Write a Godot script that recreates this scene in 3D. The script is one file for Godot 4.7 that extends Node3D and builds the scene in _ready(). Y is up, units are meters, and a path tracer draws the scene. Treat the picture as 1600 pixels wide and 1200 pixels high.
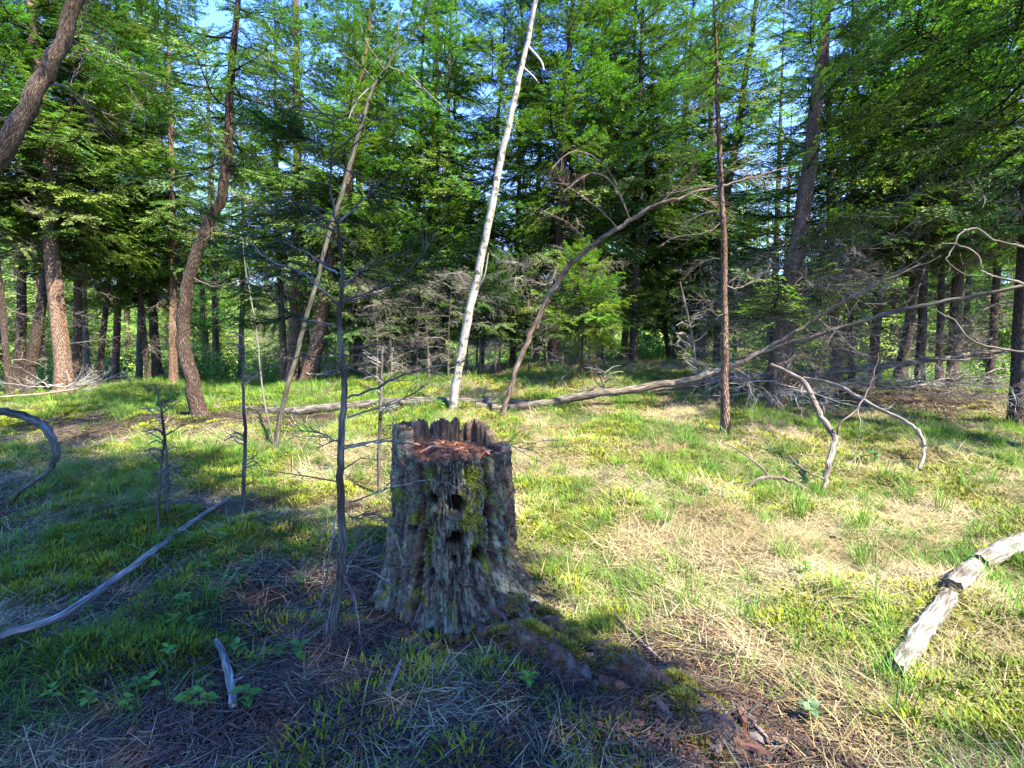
extends Node3D

const F := 760.0                      # focal length in pixels of a 1600 x 1200 picture
const PITCH := -0.0524
var eye := Vector3(0, 1.45, 0)
var rng := RandomNumberGenerator.new()
var n_low := FastNoiseLite.new()
var n_mid := FastNoiseLite.new()
var n_fine := FastNoiseLite.new()
var n_patch := FastNoiseLite.new()
var n_patch2 := FastNoiseLite.new()
var M := {}
var live := []       # live branch meshes
var live_low := []
var dead := []       # dead branch meshes
var twigs := []

# ------------------------------------------------------------------ mesh building
class Bld:
	var v := PackedVector3Array()
	var n := PackedVector3Array()
	var c := PackedColorArray()
	var t := PackedVector2Array()
	var i := PackedInt32Array()
	var ragged := 0.0

	func vert(p: Vector3, nn: Vector3, col := Color.WHITE, uv := Vector2.ZERO) -> int:
		v.append(p); n.append(nn); c.append(col); t.append(uv)
		return v.size() - 1

	func tri(a: int, b: int, d: int) -> void:
		if (v[b] - v[a]).cross(v[d] - v[a]).dot(n[a] + n[b] + n[d]) > 0.0:
			i.append(a); i.append(d); i.append(b)
		else:
			i.append(a); i.append(b); i.append(d)

	func flat_tri(a: Vector3, b: Vector3, d: Vector3, col: Color) -> void:
		var nn := -(b - a).cross(d - a).normalized()
		var k := v.size()
		for p in [a, b, d]:
			v.append(p); n.append(nn); c.append(col); t.append(Vector2.ZERO)
		i.append(k); i.append(k + 1); i.append(k + 2)

	func leafq(a: Vector3, l: Vector3, tip: Vector3, r: Vector3, col: Color) -> void:
		var nn := -(l - a).cross(tip - a).normalized()
		var k := v.size()
		v.append(a); v.append(l); v.append(tip); v.append(r)
		for q in 4:
			n.append(nn); c.append(col); t.append(Vector2.ZERO)
		i.append(k); i.append(k + 1); i.append(k + 2); i.append(k); i.append(k + 2); i.append(k + 3)

	# a bent, tapering tube through points
	func tube(p: Array, r: Array, sides: int, col := Color.WHITE, rough := 0.0, noise: FastNoiseLite = null, col2 := Color(-1, 0, 0), vmul := 1.0) -> void:
		var cnt := p.size()
		var along := 0.0
		var reps := maxf(1.0, roundf(TAU * r[0] / 0.45))
		var side := Vector3.ZERO
		var first := v.size()
		for k in cnt:
			var q: Vector3 = p[k]
			var d: Vector3 = ((p[k + 1] if k < cnt - 1 else p[k]) - (p[k - 1] if k > 0 else p[k])).normalized()
			if k > 0:
				along += (p[k] - p[k - 1]).length()
			if side == Vector3.ZERO:
				side = d.cross(Vector3(0.31, 0.2, 0.93)).normalized()
			side = (side - d * side.dot(d)).normalized()
			var up := d.cross(side)
			for s in sides + 1:
				var a := TAU * (s % sides) / sides
				var o := side * cos(a) + up * sin(a)
				var rr: float = r[k]
				var cc := col
				if noise:
					var nv := noise.get_noise_3dv(q * 3.0 + o * 2.3)
					rr *= 1.0 + rough * (nv + 0.45 * noise.get_noise_3dv(q * 22.0 + o * 3.5))
					if col2.r >= 0.0:
						cc = col.lerp(col2, clampf(noise.get_noise_3dv(q * 5.0 + o * rr * 14.0 + Vector3(7, 3, 1)) * 2.2 + 0.4, 0, 1))
				var jut := Vector3.ZERO
				if ragged > 0.0 and (k == 0 or k == cnt - 1):
					jut = d * ragged * noise.get_noise_3dv(o * 9.0 + q * 31.0)
				v.append(q + o * rr + jut); n.append(o); c.append(cc)
				t.append(Vector2(reps * s / sides, along * vmul))
		for k in cnt - 1:
			for s in sides:
				var a := first + k * (sides + 1) + s
				var b := a + sides + 1
				tri(a, a + 1, b); tri(a + 1, b + 1, b)
		# end caps
		for e in [0, cnt - 1]:
			if r[e] > 0.004:
				var d2: Vector3 = (p[0] - p[1] if e == 0 else p[cnt - 1] - p[cnt - 2]).normalized()
				var m := vert(p[e], d2, col)
				var base := v.size()
				for s in sides:
					vert(v[first + e * (sides + 1) + s], d2, col, Vector2(0.1, 0.1))
				for s in sides:
					tri(m, base + s, base + (s + 1) % sides)

	func grid(pv: PackedVector3Array, pc: PackedColorArray, nu: int, nv: int, uvm := 1.0, outward := true) -> void:
		# nu columns, nv rows; normals from the faces
		var first := v.size()
		var nn := PackedVector3Array()
		nn.resize(pv.size())
		var f := PackedInt32Array()
		for y in nv - 1:
			for x in nu - 1:
				var a := y * nu + x
				var b := a + nu
				f.append_array(PackedInt32Array([a, b, a + 1, a + 1, b, b + 1]))
		for k in range(0, f.size(), 3):
			var cr := (pv[f[k + 1]] - pv[f[k]]).cross(pv[f[k + 2]] - pv[f[k]])
			if not outward:
				cr = -cr
			nn[f[k]] += cr; nn[f[k + 1]] += cr; nn[f[k + 2]] += cr
		if pv[0].distance_to(pv[nu - 1]) < 1e-4:
			for y in nv:
				var s := nn[y * nu] + nn[y * nu + nu - 1]
				nn[y * nu] = s; nn[y * nu + nu - 1] = s
		for k in pv.size():
			v.append(pv[k]); n.append(nn[k].normalized() if nn[k].length() > 1e-12 else Vector3.UP); c.append(pc[k])
			t.append(Vector2(pv[k].x, pv[k].z) * uvm)
		for k in range(0, f.size(), 3):
			tri(first + f[k], first + f[k + 1], first + f[k + 2])

	func put(o: Bld, x: Transform3D) -> void:
		var k := v.size()
		var b := x.basis.orthonormalized()
		for q in o.v.size():
			v.append(x * o.v[q]); n.append(b * o.n[q]); c.append(o.c[q]); t.append(o.t[q])
		for q in o.i.size():
			i.append(o.i[q] + k)

	func surface(m: ArrayMesh, mat: Material) -> void:
		if i.is_empty():
			return
		var a := []
		a.resize(Mesh.ARRAY_MAX)
		a[Mesh.ARRAY_VERTEX] = v; a[Mesh.ARRAY_NORMAL] = n; a[Mesh.ARRAY_COLOR] = c; a[Mesh.ARRAY_TEX_UV] = t; a[Mesh.ARRAY_INDEX] = i
		m.add_surface_from_arrays(Mesh.PRIMITIVE_TRIANGLES, a)
		m.surface_set_material(m.get_surface_count() - 1, mat)

	func mesh(mat: Material) -> ArrayMesh:
		var m := ArrayMesh.new()
		surface(m, mat)
		return m

# ------------------------------------------------------------------ nodes
var used := {}
func numbered(s: String) -> String:
	used[s] = used.get(s, -1) + 1
	return s if used[s] == 0 else "%s_%03d" % [s, used[s]]

func tag(o: Node3D, label: String, category: String, group := "", kind := "") -> Node3D:
	o.set_meta("label", label); o.set_meta("category", category)
	if group: o.set_meta("group", group)
	if kind: o.set_meta("kind", kind)
	return o

func thing(called: String, label: String, category: String, at: Vector3, group := "") -> Node3D:
	var o := Node3D.new()
	o.name = numbered(called)
	add_child(o)
	o.position = at
	return tag(o, label, category, group)

func part(called: String, m: Mesh, parent: Node3D, at := Transform3D()) -> MeshInstance3D:
	var o := MeshInstance3D.new()
	o.mesh = m
	o.transform = at
	if parent == self:
		o.name = numbered(called)
	else:
		o.name = called
	parent.add_child(o, true)
	return o

func multi(called: String, m: Mesh, tf: Array, cols: Array, parent: Node3D, stuff := true) -> MultiMeshInstance3D:
	var mm := MultiMesh.new()
	mm.transform_format = MultiMesh.TRANSFORM_3D
	mm.use_colors = true
	mm.mesh = m
	mm.instance_count = tf.size()
	for k in tf.size():
		mm.set_instance_transform(k, tf[k])
		mm.set_instance_color(k, cols[k])
	var o := MultiMeshInstance3D.new()
	o.multimesh = mm
	o.name = numbered(called) if parent == self else called
	if stuff: o.set_meta("kind", "stuff")
	parent.add_child(o, true)
	return o

# ------------------------------------------------------------------ placing
func P(px: float, py: float, d: float) -> Vector3:
	var f := Vector3(0, sin(PITCH), -cos(PITCH))
	var u := Vector3(0, cos(PITCH), sin(PITCH))
	var w := f * F + Vector3.RIGHT * (px - 800.0) + u * (600.0 - py)
	return eye + w * (d / -w.z)

func gy(x: float, z: float) -> float:
	var d := -z
	var lat := 0.62 + 0.75 * exp(-pow((x - 2.5) / 6.0, 2.0))
	var h := smoothstep(3.2, 15.0, d) * lat
	h -= clampf((d - 17.0) * 0.045, 0.0, 1.7)
	h += smoothstep(34.0, 100.0, d) * 17.0
	var amp := smoothstep(0.0, 3.0, d)
	h += n_low.get_noise_2d(x, z) * 0.13 * amp + n_mid.get_noise_2d(x, z) * 0.045
	return h

func on(x: float, z: float) -> Vector3:
	return Vector3(x, gy(x, z), z)

func G(px: float, py: float) -> Vector3:       # where the sight line meets the ground
	var d := 1.2
	while d < 60.0:
		var p := P(px, py, d)
		if p.y <= gy(p.x, p.z):
			return on(p.x, p.z)
		d += 0.02 + d * 0.002
	return P(px, py, 20.0)

func curve(pts: Array, per := 4) -> Array:     # a smooth line through points (Vector4: w is the radius)
	var out := []
	for k in pts.size() - 1:
		var a: Vector4 = pts[maxi(k - 1, 0)]
		var b: Vector4 = pts[k]
		var c: Vector4 = pts[k + 1]
		var d: Vector4 = pts[mini(k + 2, pts.size() - 1)]
		for s in per:
			var t := float(s) / per
			out.append(0.5 * (2.0 * b + (c - a) * t + (2.0 * a - 5.0 * b + 4.0 * c - d) * t * t + (3.0 * b - a - 3.0 * c + d) * t * t * t))
	out.append(pts[-1])
	return out

# px, py, depth, width in pixels -> points with radii
func line(rows: Array, k := 1.0) -> Array:
	var out := []
	for r in rows:
		var p := P(r[0], r[1], r[2])
		out.append(Vector4(p.x, p.y, p.z, r[3] * k * r[2] / F * 0.5))
	return out

func limb(b: Bld, pts: Array, sides: int, col: Color, at: Vector3, col2 := Color(-1, 0, 0), per := 4, wob := 0.0) -> void:
	var cv := curve(pts, per)
	var p := []
	var r := []
	for k in cv.size():
		var q: Vector4 = cv[k]
		var w := Vector3(q.x, q.y, q.z) - at
		if wob > 0.0 and k > 0 and k < cv.size() - 1:
			w += Vector3(n_fine.get_noise_3d(q.y * 90, q.x * 90, 3), n_fine.get_noise_3d(q.x * 90, q.y * 90, 50), n_fine.get_noise_3d(q.x * 80, q.y * 80, 90)) * wob
		p.append(w); r.append(maxf(q.w, 0.0012))
	b.tube(p, r, sides, col, 0.18, n_fine, col2)

func lin(r: float, g: float, b: float) -> Color:
	return Color(r, g, b)

# ------------------------------------------------------------------ materials
func noise(kind: int, freq: float, sd: int, oct := 3) -> FastNoiseLite:
	var n := FastNoiseLite.new()
	n.noise_type = kind
	n.frequency = freq
	n.seed = sd
	n.fractal_octaves = oct
	return n

func tex(im: Image) -> ImageTexture:
	return ImageTexture.create_from_image(im)

func mat(called: String, rough := 0.9, vc := true) -> StandardMaterial3D:
	var m := StandardMaterial3D.new()
	m.resource_name = called
	m.roughness = rough
	m.metallic_specular = 0.3
	m.vertex_color_use_as_albedo = vc
	m.cull_mode = BaseMaterial3D.CULL_DISABLED
	M[called] = m
	return m

func make_materials() -> void:
	# bark: fissured plates, tall and narrow once laid on a trunk
	var cell := noise(FastNoiseLite.TYPE_CELLULAR, 0.034, 5, 1)
	cell.cellular_return_type = FastNoiseLite.RETURN_DISTANCE2_SUB
	cell.cellular_jitter = 1.0
	cell.domain_warp_enabled = true
	cell.domain_warp_amplitude = 18.0
	cell.domain_warp_frequency = 0.03
	var hi := cell.get_seamless_image(512, 512, false, false, 0.15)
	var fi := noise(FastNoiseLite.TYPE_SIMPLEX, 0.05, 9, 5).get_seamless_image(512, 512)
	var bark := Image.create(512, 512, false, Image.FORMAT_RGB8)
	var bh := Image.create(512, 512, false, Image.FORMAT_RGB8)
	for y in 512:
		for x in 512:
			var h := hi.get_pixel(x, y).r
			var f := fi.get_pixel(x, y).r
			var k := clampf(smoothstep(0.0, 0.45, h) * 0.75 + f * 0.5 - 0.1, 0, 1)
			bh.set_pixel(x, y, Color(k, k, k))
			var s := 0.42 + 0.62 * k
			bark.set_pixel(x, y, Color(s, s * lerpf(0.9, 0.99, f), s * lerpf(0.82, 0.98, f)))
	var m := mat("bark")
	m.albedo_texture = tex(bark)
	m.heightmap_enabled = true
	m.heightmap_texture = tex(bh)
	m.heightmap_scale = 2.5
	m.uv1_scale = Vector3(1, 0.55, 1)
	# weathered wood and twigs: long grain
	var gr := noise(FastNoiseLite.TYPE_SIMPLEX, 0.02, 21, 5).get_seamless_image(256, 256)
	var grain := Image.create(256, 256, false, Image.FORMAT_RGB8)
	for y in 256:
		for x in 256:
			var f := gr.get_pixel(x, y).r
			var s := clampf(0.78 + (f - 0.5) * 0.75, 0.3, 1.0)
			grain.set_pixel(x, y, Color(s, s * 0.98, s * 0.95))
	var fibre := Image.create(512, 256, false, Image.FORMAT_RGB8)
	for y in 256:
		for x in 512:
			var f := 0.6 * gr.get_pixel(x & 255, y / 2).r + 0.4 * fi.get_pixel(x, y).r
			var s := clampf(0.8 + (f - 0.5) * 0.9, 0.3, 1.0)
			fibre.set_pixel(x, y, Color(s, s * 0.97, s * 0.93))
	m = mat("wood", 0.85)
	m.albedo_texture = tex(grain)
	m.heightmap_enabled = true
	m.heightmap_texture = tex(grain)
	m.heightmap_scale = 0.5
	m.uv1_scale = Vector3(2, 0.8, 1)
	mat("twig", 0.9)
	# birch: white skin, dark lenticels and scars
	var bi := Image.create(256, 512, false, Image.FORMAT_RGB8)
	for y in 512:
		for x in 256:
			var f := gr.get_pixel(x, y / 2).r
			var s := 0.86 + (f - 0.5) * 0.2
			bi.set_pixel(x, y, Color(s, s * 0.985, s * 0.95))
	for k in 260:
		var w := rng.randi_range(4, 26)
		bi.fill_rect(Rect2i(rng.randi_range(0, 255 - w), rng.randi_range(0, 509), w, rng.randi_range(1, 2)), Color.from_hsv(0.08, 0.15, rng.randf_range(0.2, 0.5)))
	for k in 16:
		var cx := rng.randi_range(20, 235)
		var cy := rng.randi_range(20, 490)
		for q in 700:
			var a := rng.randf() * TAU
			var e := sqrt(rng.randf())
			bi.set_pixel(clampi(int(cx + cos(a) * e * 34), 0, 255), clampi(int(cy + sin(a) * e * 11 - absf(cos(a) * e) * 9), 0, 511), Color(0.16, 0.14, 0.13))
	m = mat("birch", 0.7)
	m.albedo_texture = tex(bi)
	m.uv1_scale = Vector3(1, 0.6, 1)
	# litter: criss-crossing needles and straw over soil
	var li := Image.create(1024, 1024, false, Image.FORMAT_RGB8)
	li.fill(Color(0.5, 0.48, 0.46))
	var lf := noise(FastNoiseLite.TYPE_SIMPLEX, 0.012, 31, 5).get_seamless_image(1024, 1024)
	for y in 1024:
		for x in 1024:
			var s := 0.35 + 0.4 * lf.get_pixel(x, y).r
			li.set_pixel(x, y, Color(s, s * 0.97, s * 0.94))
	for k in 9000:
		var a := rng.randf() * TAU
		var l := rng.randf_range(8, 46)
		var x0 := rng.randf() * 1024
		var y0 := rng.randf() * 1024
		var s := rng.randf_range(0.25, 1.0)
		var cc := Color(s, s * rng.randf_range(0.84, 1.0), s * rng.randf_range(0.7, 0.95))
		var bend := rng.randf_range(-0.02, 0.02)
		for q in int(l):
			li.set_pixel(int(x0 + 2048) & 1023, int(y0 + 2048) & 1023, cc)
			x0 += cos(a); y0 += sin(a); a += bend
	m = mat("ground", 0.95)
	m.albedo_texture = tex(li)
	m.heightmap_enabled = true
	m.heightmap_texture = tex(li)
	m.heightmap_scale = 1.6
	m.uv1_scale = Vector3(0.9, 0.9, 1)
	m = mat("stump", 0.95)
	m.uv1_scale = Vector3(1, 1, 1)
	m.albedo_texture = tex(fibre)
	m.heightmap_enabled = true
	m.heightmap_texture = tex(fibre)
	m.heightmap_scale = 0.35
	m = mat("rot", 0.95)
	m.uv1_triplanar = true
	m.uv1_scale = Vector3(2.6, 2.6, 2.6)
	m.albedo_texture = tex(li)
	m.heightmap_enabled = true
	m.heightmap_texture = tex(fi)
	m.heightmap_scale = 1.2
	m = mat("needles", 0.6)
	m.backlight_enabled = true
	m.backlight = Color(0.7, 0.9, 0.45)
	m = mat("grass", 0.6)
	m.backlight_enabled = true
	m.backlight = Color(0.75, 0.8, 0.4)
	m = mat("leaf", 0.5)
	m.backlight_enabled = true
	m.backlight = Color(0.7, 0.8, 0.4)
	mat("straw", 0.75)
	mat("paint", 0.35)
	m = mat("car_glass", 0.1)

# ------------------------------------------------------------------ branches
func axis(t: float, sag: float) -> Vector3:
	return Vector3(t, -sag * sin(PI * t * 0.75) + 0.14 * t * t, 0.05 * sin(t * 5.0))

func live_branch(sd: int, twig_n: int, step: float, sz: float) -> Array:   # [needles, wood], one metre long along x
	rng.seed = sd
	var nb := Bld.new()
	var wb := Bld.new()
	var sag := rng.randf_range(0.08, 0.2)
	var p := []
	var r := []
	for k in 6:
		p.append(axis(k / 5.0, sag)); r.append(lerpf(0.011, 0.002, k / 5.0))
	wb.tube(p, r, 4, lin(0.09, 0.075, 0.06))
	for k in twig_n:
		var t := lerpf(0.16, 1.0, (k + rng.randf()) / twig_n)
		var o := axis(t, sag)
		var sd2 := -1.0 if k % 2 else 1.0
		if k == twig_n - 1: t = 1.0
		var len := ((1.0 - t) * 0.42 + 0.14) * rng.randf_range(0.6, 1.15)
		var ang := rng.randf_range(0.55, 1.1)
		var d := Vector3(cos(ang), rng.randf_range(-0.35, 0.12), sin(ang) * sd2).normalized()
		var droop := rng.randf_range(0.1, 0.5)
		var e := o + d * len + Vector3.DOWN * droop * len * 0.35
		wb.tube([o, o + d * len * 0.55, e], [0.0042, 0.003, 0.0015], 3, lin(0.1, 0.085, 0.07))
		var tone := rng.randf_range(0.75, 1.25)
		var s := 0.02
		while s < len:
			var f := s / len
			var q := o.lerp(e, f) + d * len * 0.1 * sin(PI * f)
			for w in [-1.0, 1.0]:
				if rng.randf() < 0.12: continue
				var sd3: Vector3 = Vector3(-d.z, 0, d.x) * w
				var dir: Vector3 = (d * rng.randf_range(0.5, 1.0) + sd3 * rng.randf_range(0.4, 1.0) + Vector3(0, rng.randf_range(-0.5, 0.35), 0)).normalized()
				var L := sz * rng.randf_range(0.65, 1.3) * (1.15 - 0.4 * f)
				var wd: Vector3 = dir.cross(Vector3(rng.randf_range(-0.7, 0.7), 1, rng.randf_range(-0.7, 0.7))).normalized() * sz * rng.randf_range(0.085, 0.15)
				var g := tone * rng.randf_range(0.75, 1.3)
				nb.leafq(q, q + dir * L * 0.45 + wd, q + dir * L, q + dir * L * 0.45 - wd, lin(g, g, g))
			s += step * rng.randf_range(0.7, 1.3)
	return [nb, wb]

func dead_branch(sd: int, n2: int, n3: int) -> Bld:
	rng.seed = sd
	var b := Bld.new()
	var sag := rng.randf_range(0.0, 0.3)
	var p := []
	var r := []
	var kz := rng.randf_range(-0.1, 0.1)
	for k in 6:
		var t := k / 5.0
		p.append(Vector3(t, -sag * t * t + 0.05 * sin(t * 7.0 + sd), kz * sin(t * 6.0)))
		r.append(lerpf(0.0085, 0.0013, t))
	b.tube(p, r, 4, Color.WHITE)
	for k in n2:
		var t := lerpf(0.12, 0.98, (k + rng.randf()) / n2)
		var o: Vector3 = p[int(t * 5)].lerp(p[mini(int(t * 5) + 1, 5)], t * 5 - int(t * 5))
		var d := Vector3(rng.randf_range(0.2, 0.9), rng.randf_range(-0.8, 0.35), rng.randf_range(-1, 1)).normalized()
		var L := (1.1 - t) * rng.randf_range(0.2, 0.5) + 0.06
		var bend := Vector3(rng.randf_range(-1, 1), rng.randf_range(-1, 0.6), rng.randf_range(-1, 1)) * 0.35
		var q1 := o + d * L * 0.5
		var q2 := o + d * L + bend * L
		b.tube([o, q1, q2], [0.0029, 0.002, 0.0009], 3, Color.WHITE)
		for j in n3:
			var f := rng.randf_range(0.2, 1.0)
			var o2 := o.lerp(q1, f * 2.0) if f < 0.5 else q1.lerp(q2, f * 2.0 - 1.0)
			var d2 := (d + Vector3(rng.randf_range(-1, 1), rng.randf_range(-1, 0.7), rng.randf_range(-1, 1)) * 1.1).normalized()
			var L2 := L * rng.randf_range(0.2, 0.5)
			b.tube([o2, o2 + d2 * L2 * 0.6, o2 + d2 * L2 + Vector3(rng.randf_range(-0.3, 0.3), -0.2, rng.randf_range(-0.3, 0.3)) * L2], [0.0014, 0.0011, 0.0007], 3, Color.WHITE)
	return b

func make_branches() -> void:
	for k in 5:
		var a := live_branch(100 + k, 30, 0.018, 0.05)
		var m := ArrayMesh.new()
		a[0].surface(m, M.needles); a[1].surface(m, M.twig)
		live.append(m)
	for k in 2:
		live_low.append(live_branch(140 + k, 15, 0.06, 0.12))
	for k in 4:
		dead.append(dead_branch(160 + k, 15, 4).mesh(M.twig))

func aimed(at: Vector3, az: float, el: float, len: float, roll := 0.0, thick := 1.0) -> Transform3D:
	var x := Vector3(cos(az) * cos(el), sin(el), sin(az) * cos(el))
	var z := x.cross(Vector3.UP).normalized()
	var y := z.cross(x)
	if roll != 0.0:
		y = y.rotated(x, roll); z = z.rotated(x, roll)
	return Transform3D(Basis(x * len, y * len * thick, z * len * thick), at)

# point on a polyline at height fraction
func along(p: Array, s: float) -> Vector3:
	var left := s
	for k in p.size() - 1:
		var l: float = (p[k + 1] - p[k]).length()
		if left <= l:
			return p[k].lerp(p[k + 1], left / l)
		left -= l
	return p[-1]

func plength(p: Array) -> float:
	var s := 0.0
	for k in p.size() - 1: s += (p[k + 1] - p[k]).length()
	return s

# A conifer. o: H height, r radius, c crown start height, n branches, bl branch length, tint, dc dead start, dn dead count, dl dead length, bark colours
func conifer(called: String, label: String, category: String, line_pts: Array, o: Dictionary, group := "") -> Node3D:
	rng.seed = hash(label)
	var base: Vector3 = line_pts[0]
	var t := thing(called, label, category, base, group)
	var p := []
	for q in line_pts: p.append(q - base)
	# go on upwards to the full height
	var H: float = o.get("H", 16.0)
	var dir: Vector3 = (p[-1] - p[-2]).normalized()
	while plength(p) < H:
		dir = (dir * 0.8 + Vector3.UP * 0.2 + Vector3(rng.randf_range(-0.03, 0.03), 0, rng.randf_range(-0.03, 0.03))).normalized()
		p.append(p[-1] + dir * minf(2.0, H - plength(p) + 0.01))
	var v4 := []
	var run := 0.0
	var r0: float = o.r
	for k in p.size():
		if k > 0: run += (p[k] - p[k - 1]).length()
		v4.append(Vector4(p[k].x, p[k].y, p[k].z, r0 * maxf(0.06, 1.0 - 0.93 * run / H)))
	var pp := []
	var rr := []
	pp.append(p[0] - Vector3(0, 0.25, 0)); rr.append(r0 * 1.7)
	pp.append(p[0] + (p[1] - p[0]).normalized() * 0.02); rr.append(r0 * 1.45)
	pp.append(p[0] + (p[1] - p[0]).normalized() * 0.16); rr.append(r0 * 1.16)
	var cv := curve(v4, o.get("per", 5))
	for q in cv:
		if (Vector3(q.x, q.y, q.z) - p[0]).length() > 0.4:
			pp.append(Vector3(q.x, q.y, q.z) + Vector3(n_mid.get_noise_2d(q.y * 2.0, base.x * 9.0), 0, n_mid.get_noise_2d(q.y * 2.0, base.z * 9.0 + 40.0)) * r0 * 0.25)
			rr.append(q.w)
	var b := Bld.new()
	b.tube(pp, rr, o.get("sides", 12), o.get("bark", lin(0.16, 0.12, 0.095)), 0.12, n_fine, o.get("bark2", lin(0.2, 0.19, 0.17)))
	part("trunk", b.mesh(M[o.get("mat", "bark")]), t)
	# live crown
	var c0: float = o.get("c", 4.0)
	var tint: Color = o.get("tint", lin(0.135, 0.215, 0.05))
	var cnt: int = o.get("n", 114)
	var bl: float = o.get("bl", 2.2)
	var sets := [[], []]
	var cols := [[], []]
	for k in cnt:
		var u := (k + rng.randf()) / cnt
		var s := lerpf(c0, H * 0.99, pow(u, 1.15))
		var f := (s - c0) / maxf(H - c0, 0.1)
		var L := bl * (0.16 + 0.9 * pow(1.0 - f, 0.75)) * rng.randf_range(0.65, 1.15)
		if f < 0.12: L *= rng.randf_range(0.5, 1.0)
		var az := k * 2.39996 + rng.randf_range(-0.5, 0.5)
		var el: float = lerpf(-0.25, 0.55, f) + rng.randf_range(-0.25, 0.25) + o.get("lift", 0.0)
		var w := rng.randi() % 2
		sets[w].append(aimed(along(p, s), az, el, L, rng.randf_range(-0.5, 0.5)))
		var g := rng.randf_range(0.7, 1.35)
		cols[w].append(Color(tint.r * g * rng.randf_range(0.8, 1.3), tint.g * g, tint.b * g * rng.randf_range(0.8, 1.3)))
	var pick := rng.randi() % 5
	for w in 2:
		if sets[w].size():
			multi("crown", live[(pick + w * 2) % 5], sets[w], cols[w], t)
	# dead lower limbs
	var dn: int = o.get("dn", 0)
	if dn:
		var ds := []
		var dc := []
		for k in dn:
			var s := lerpf(o.get("dc", 0.8), c0 + 1.5, (k + rng.randf()) / dn)
			ds.append(aimed(along(p, s), rng.randf() * TAU, rng.randf_range(-0.5, 0.3), o.get("dl", 1.3) * rng.randf_range(0.5, 1.2), rng.randf() * TAU))
			var g := rng.randf_range(0.6, 1.3)
			var dt: Color = o.get("dtint", lin(0.15, 0.13, 0.108))
			dc.append(Color(dt.r * g, dt.g * g, dt.b * g))
		multi("dead_limbs", dead[rng.randi() % 4], ds, dc, t)
	return t

# ------------------------------------------------------------------ ground cover
func near_seg(x: float, z: float, ax: float, az: float, bx: float, bz: float) -> float:
	return Geometry2D.get_closest_point_to_segment(Vector2(x, z), Vector2(ax, az), Vector2(bx, bz)).distance_to(Vector2(x, z))

# how much green grass, straw, moss and litter grows at a spot
func cover(x: float, z: float) -> Array:
	var d := -z
	var a := n_patch.get_noise_2d(x, z)
	var b := n_patch2.get_noise_2d(x, z)
	var trail := 1.0 - smoothstep(0.5, 1.3, near_seg(x, z, -10.0, -7.2, -4.2, -8.5) + a * 0.7)
	var stumpz := 1.0 - smoothstep(0.75, 1.35, near_seg(x, z, -0.5, -2.3, 0.35, -1.6) + b * 0.35)
	var dark := 1.0 - smoothstep(9.0, 9.8, d) if x > 4.5 else 1.0
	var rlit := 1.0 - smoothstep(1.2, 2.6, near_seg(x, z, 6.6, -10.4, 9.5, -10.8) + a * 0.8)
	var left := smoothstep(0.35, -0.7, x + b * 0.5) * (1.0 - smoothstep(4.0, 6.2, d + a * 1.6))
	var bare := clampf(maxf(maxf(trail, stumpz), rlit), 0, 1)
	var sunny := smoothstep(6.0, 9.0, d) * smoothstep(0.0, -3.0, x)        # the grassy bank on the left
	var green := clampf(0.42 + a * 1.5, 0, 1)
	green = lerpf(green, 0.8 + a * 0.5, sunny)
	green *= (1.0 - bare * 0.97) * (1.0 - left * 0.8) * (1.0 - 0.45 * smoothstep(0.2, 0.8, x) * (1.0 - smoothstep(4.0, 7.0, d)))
	var moss := clampf(b * 2.4 - a * 0.8 + 0.12, 0, 1)
	moss = maxf(moss, clampf(1.0 - near_seg(x, z, 4.2, -6.3, 6.2, -5.9) * 0.7 + b, 0, 1))
	moss = maxf(moss, clampf(1.0 - near_seg(x, z, -0.9, -2.9, -1.5, -2.3) * 2.2 + b * 0.6, 0, 1))
	moss = maxf(moss, clampf(0.75 - near_seg(x, z, 0.2, -10.5, 4.5, -11.5) * 0.35 + b * 1.2, 0, 1))
	moss *= 1.0 - bare * 0.9
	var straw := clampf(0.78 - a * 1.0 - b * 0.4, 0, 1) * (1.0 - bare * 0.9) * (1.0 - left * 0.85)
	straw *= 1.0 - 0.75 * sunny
	return [green, straw, moss, maxf(bare, left * 0.85)]

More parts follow.
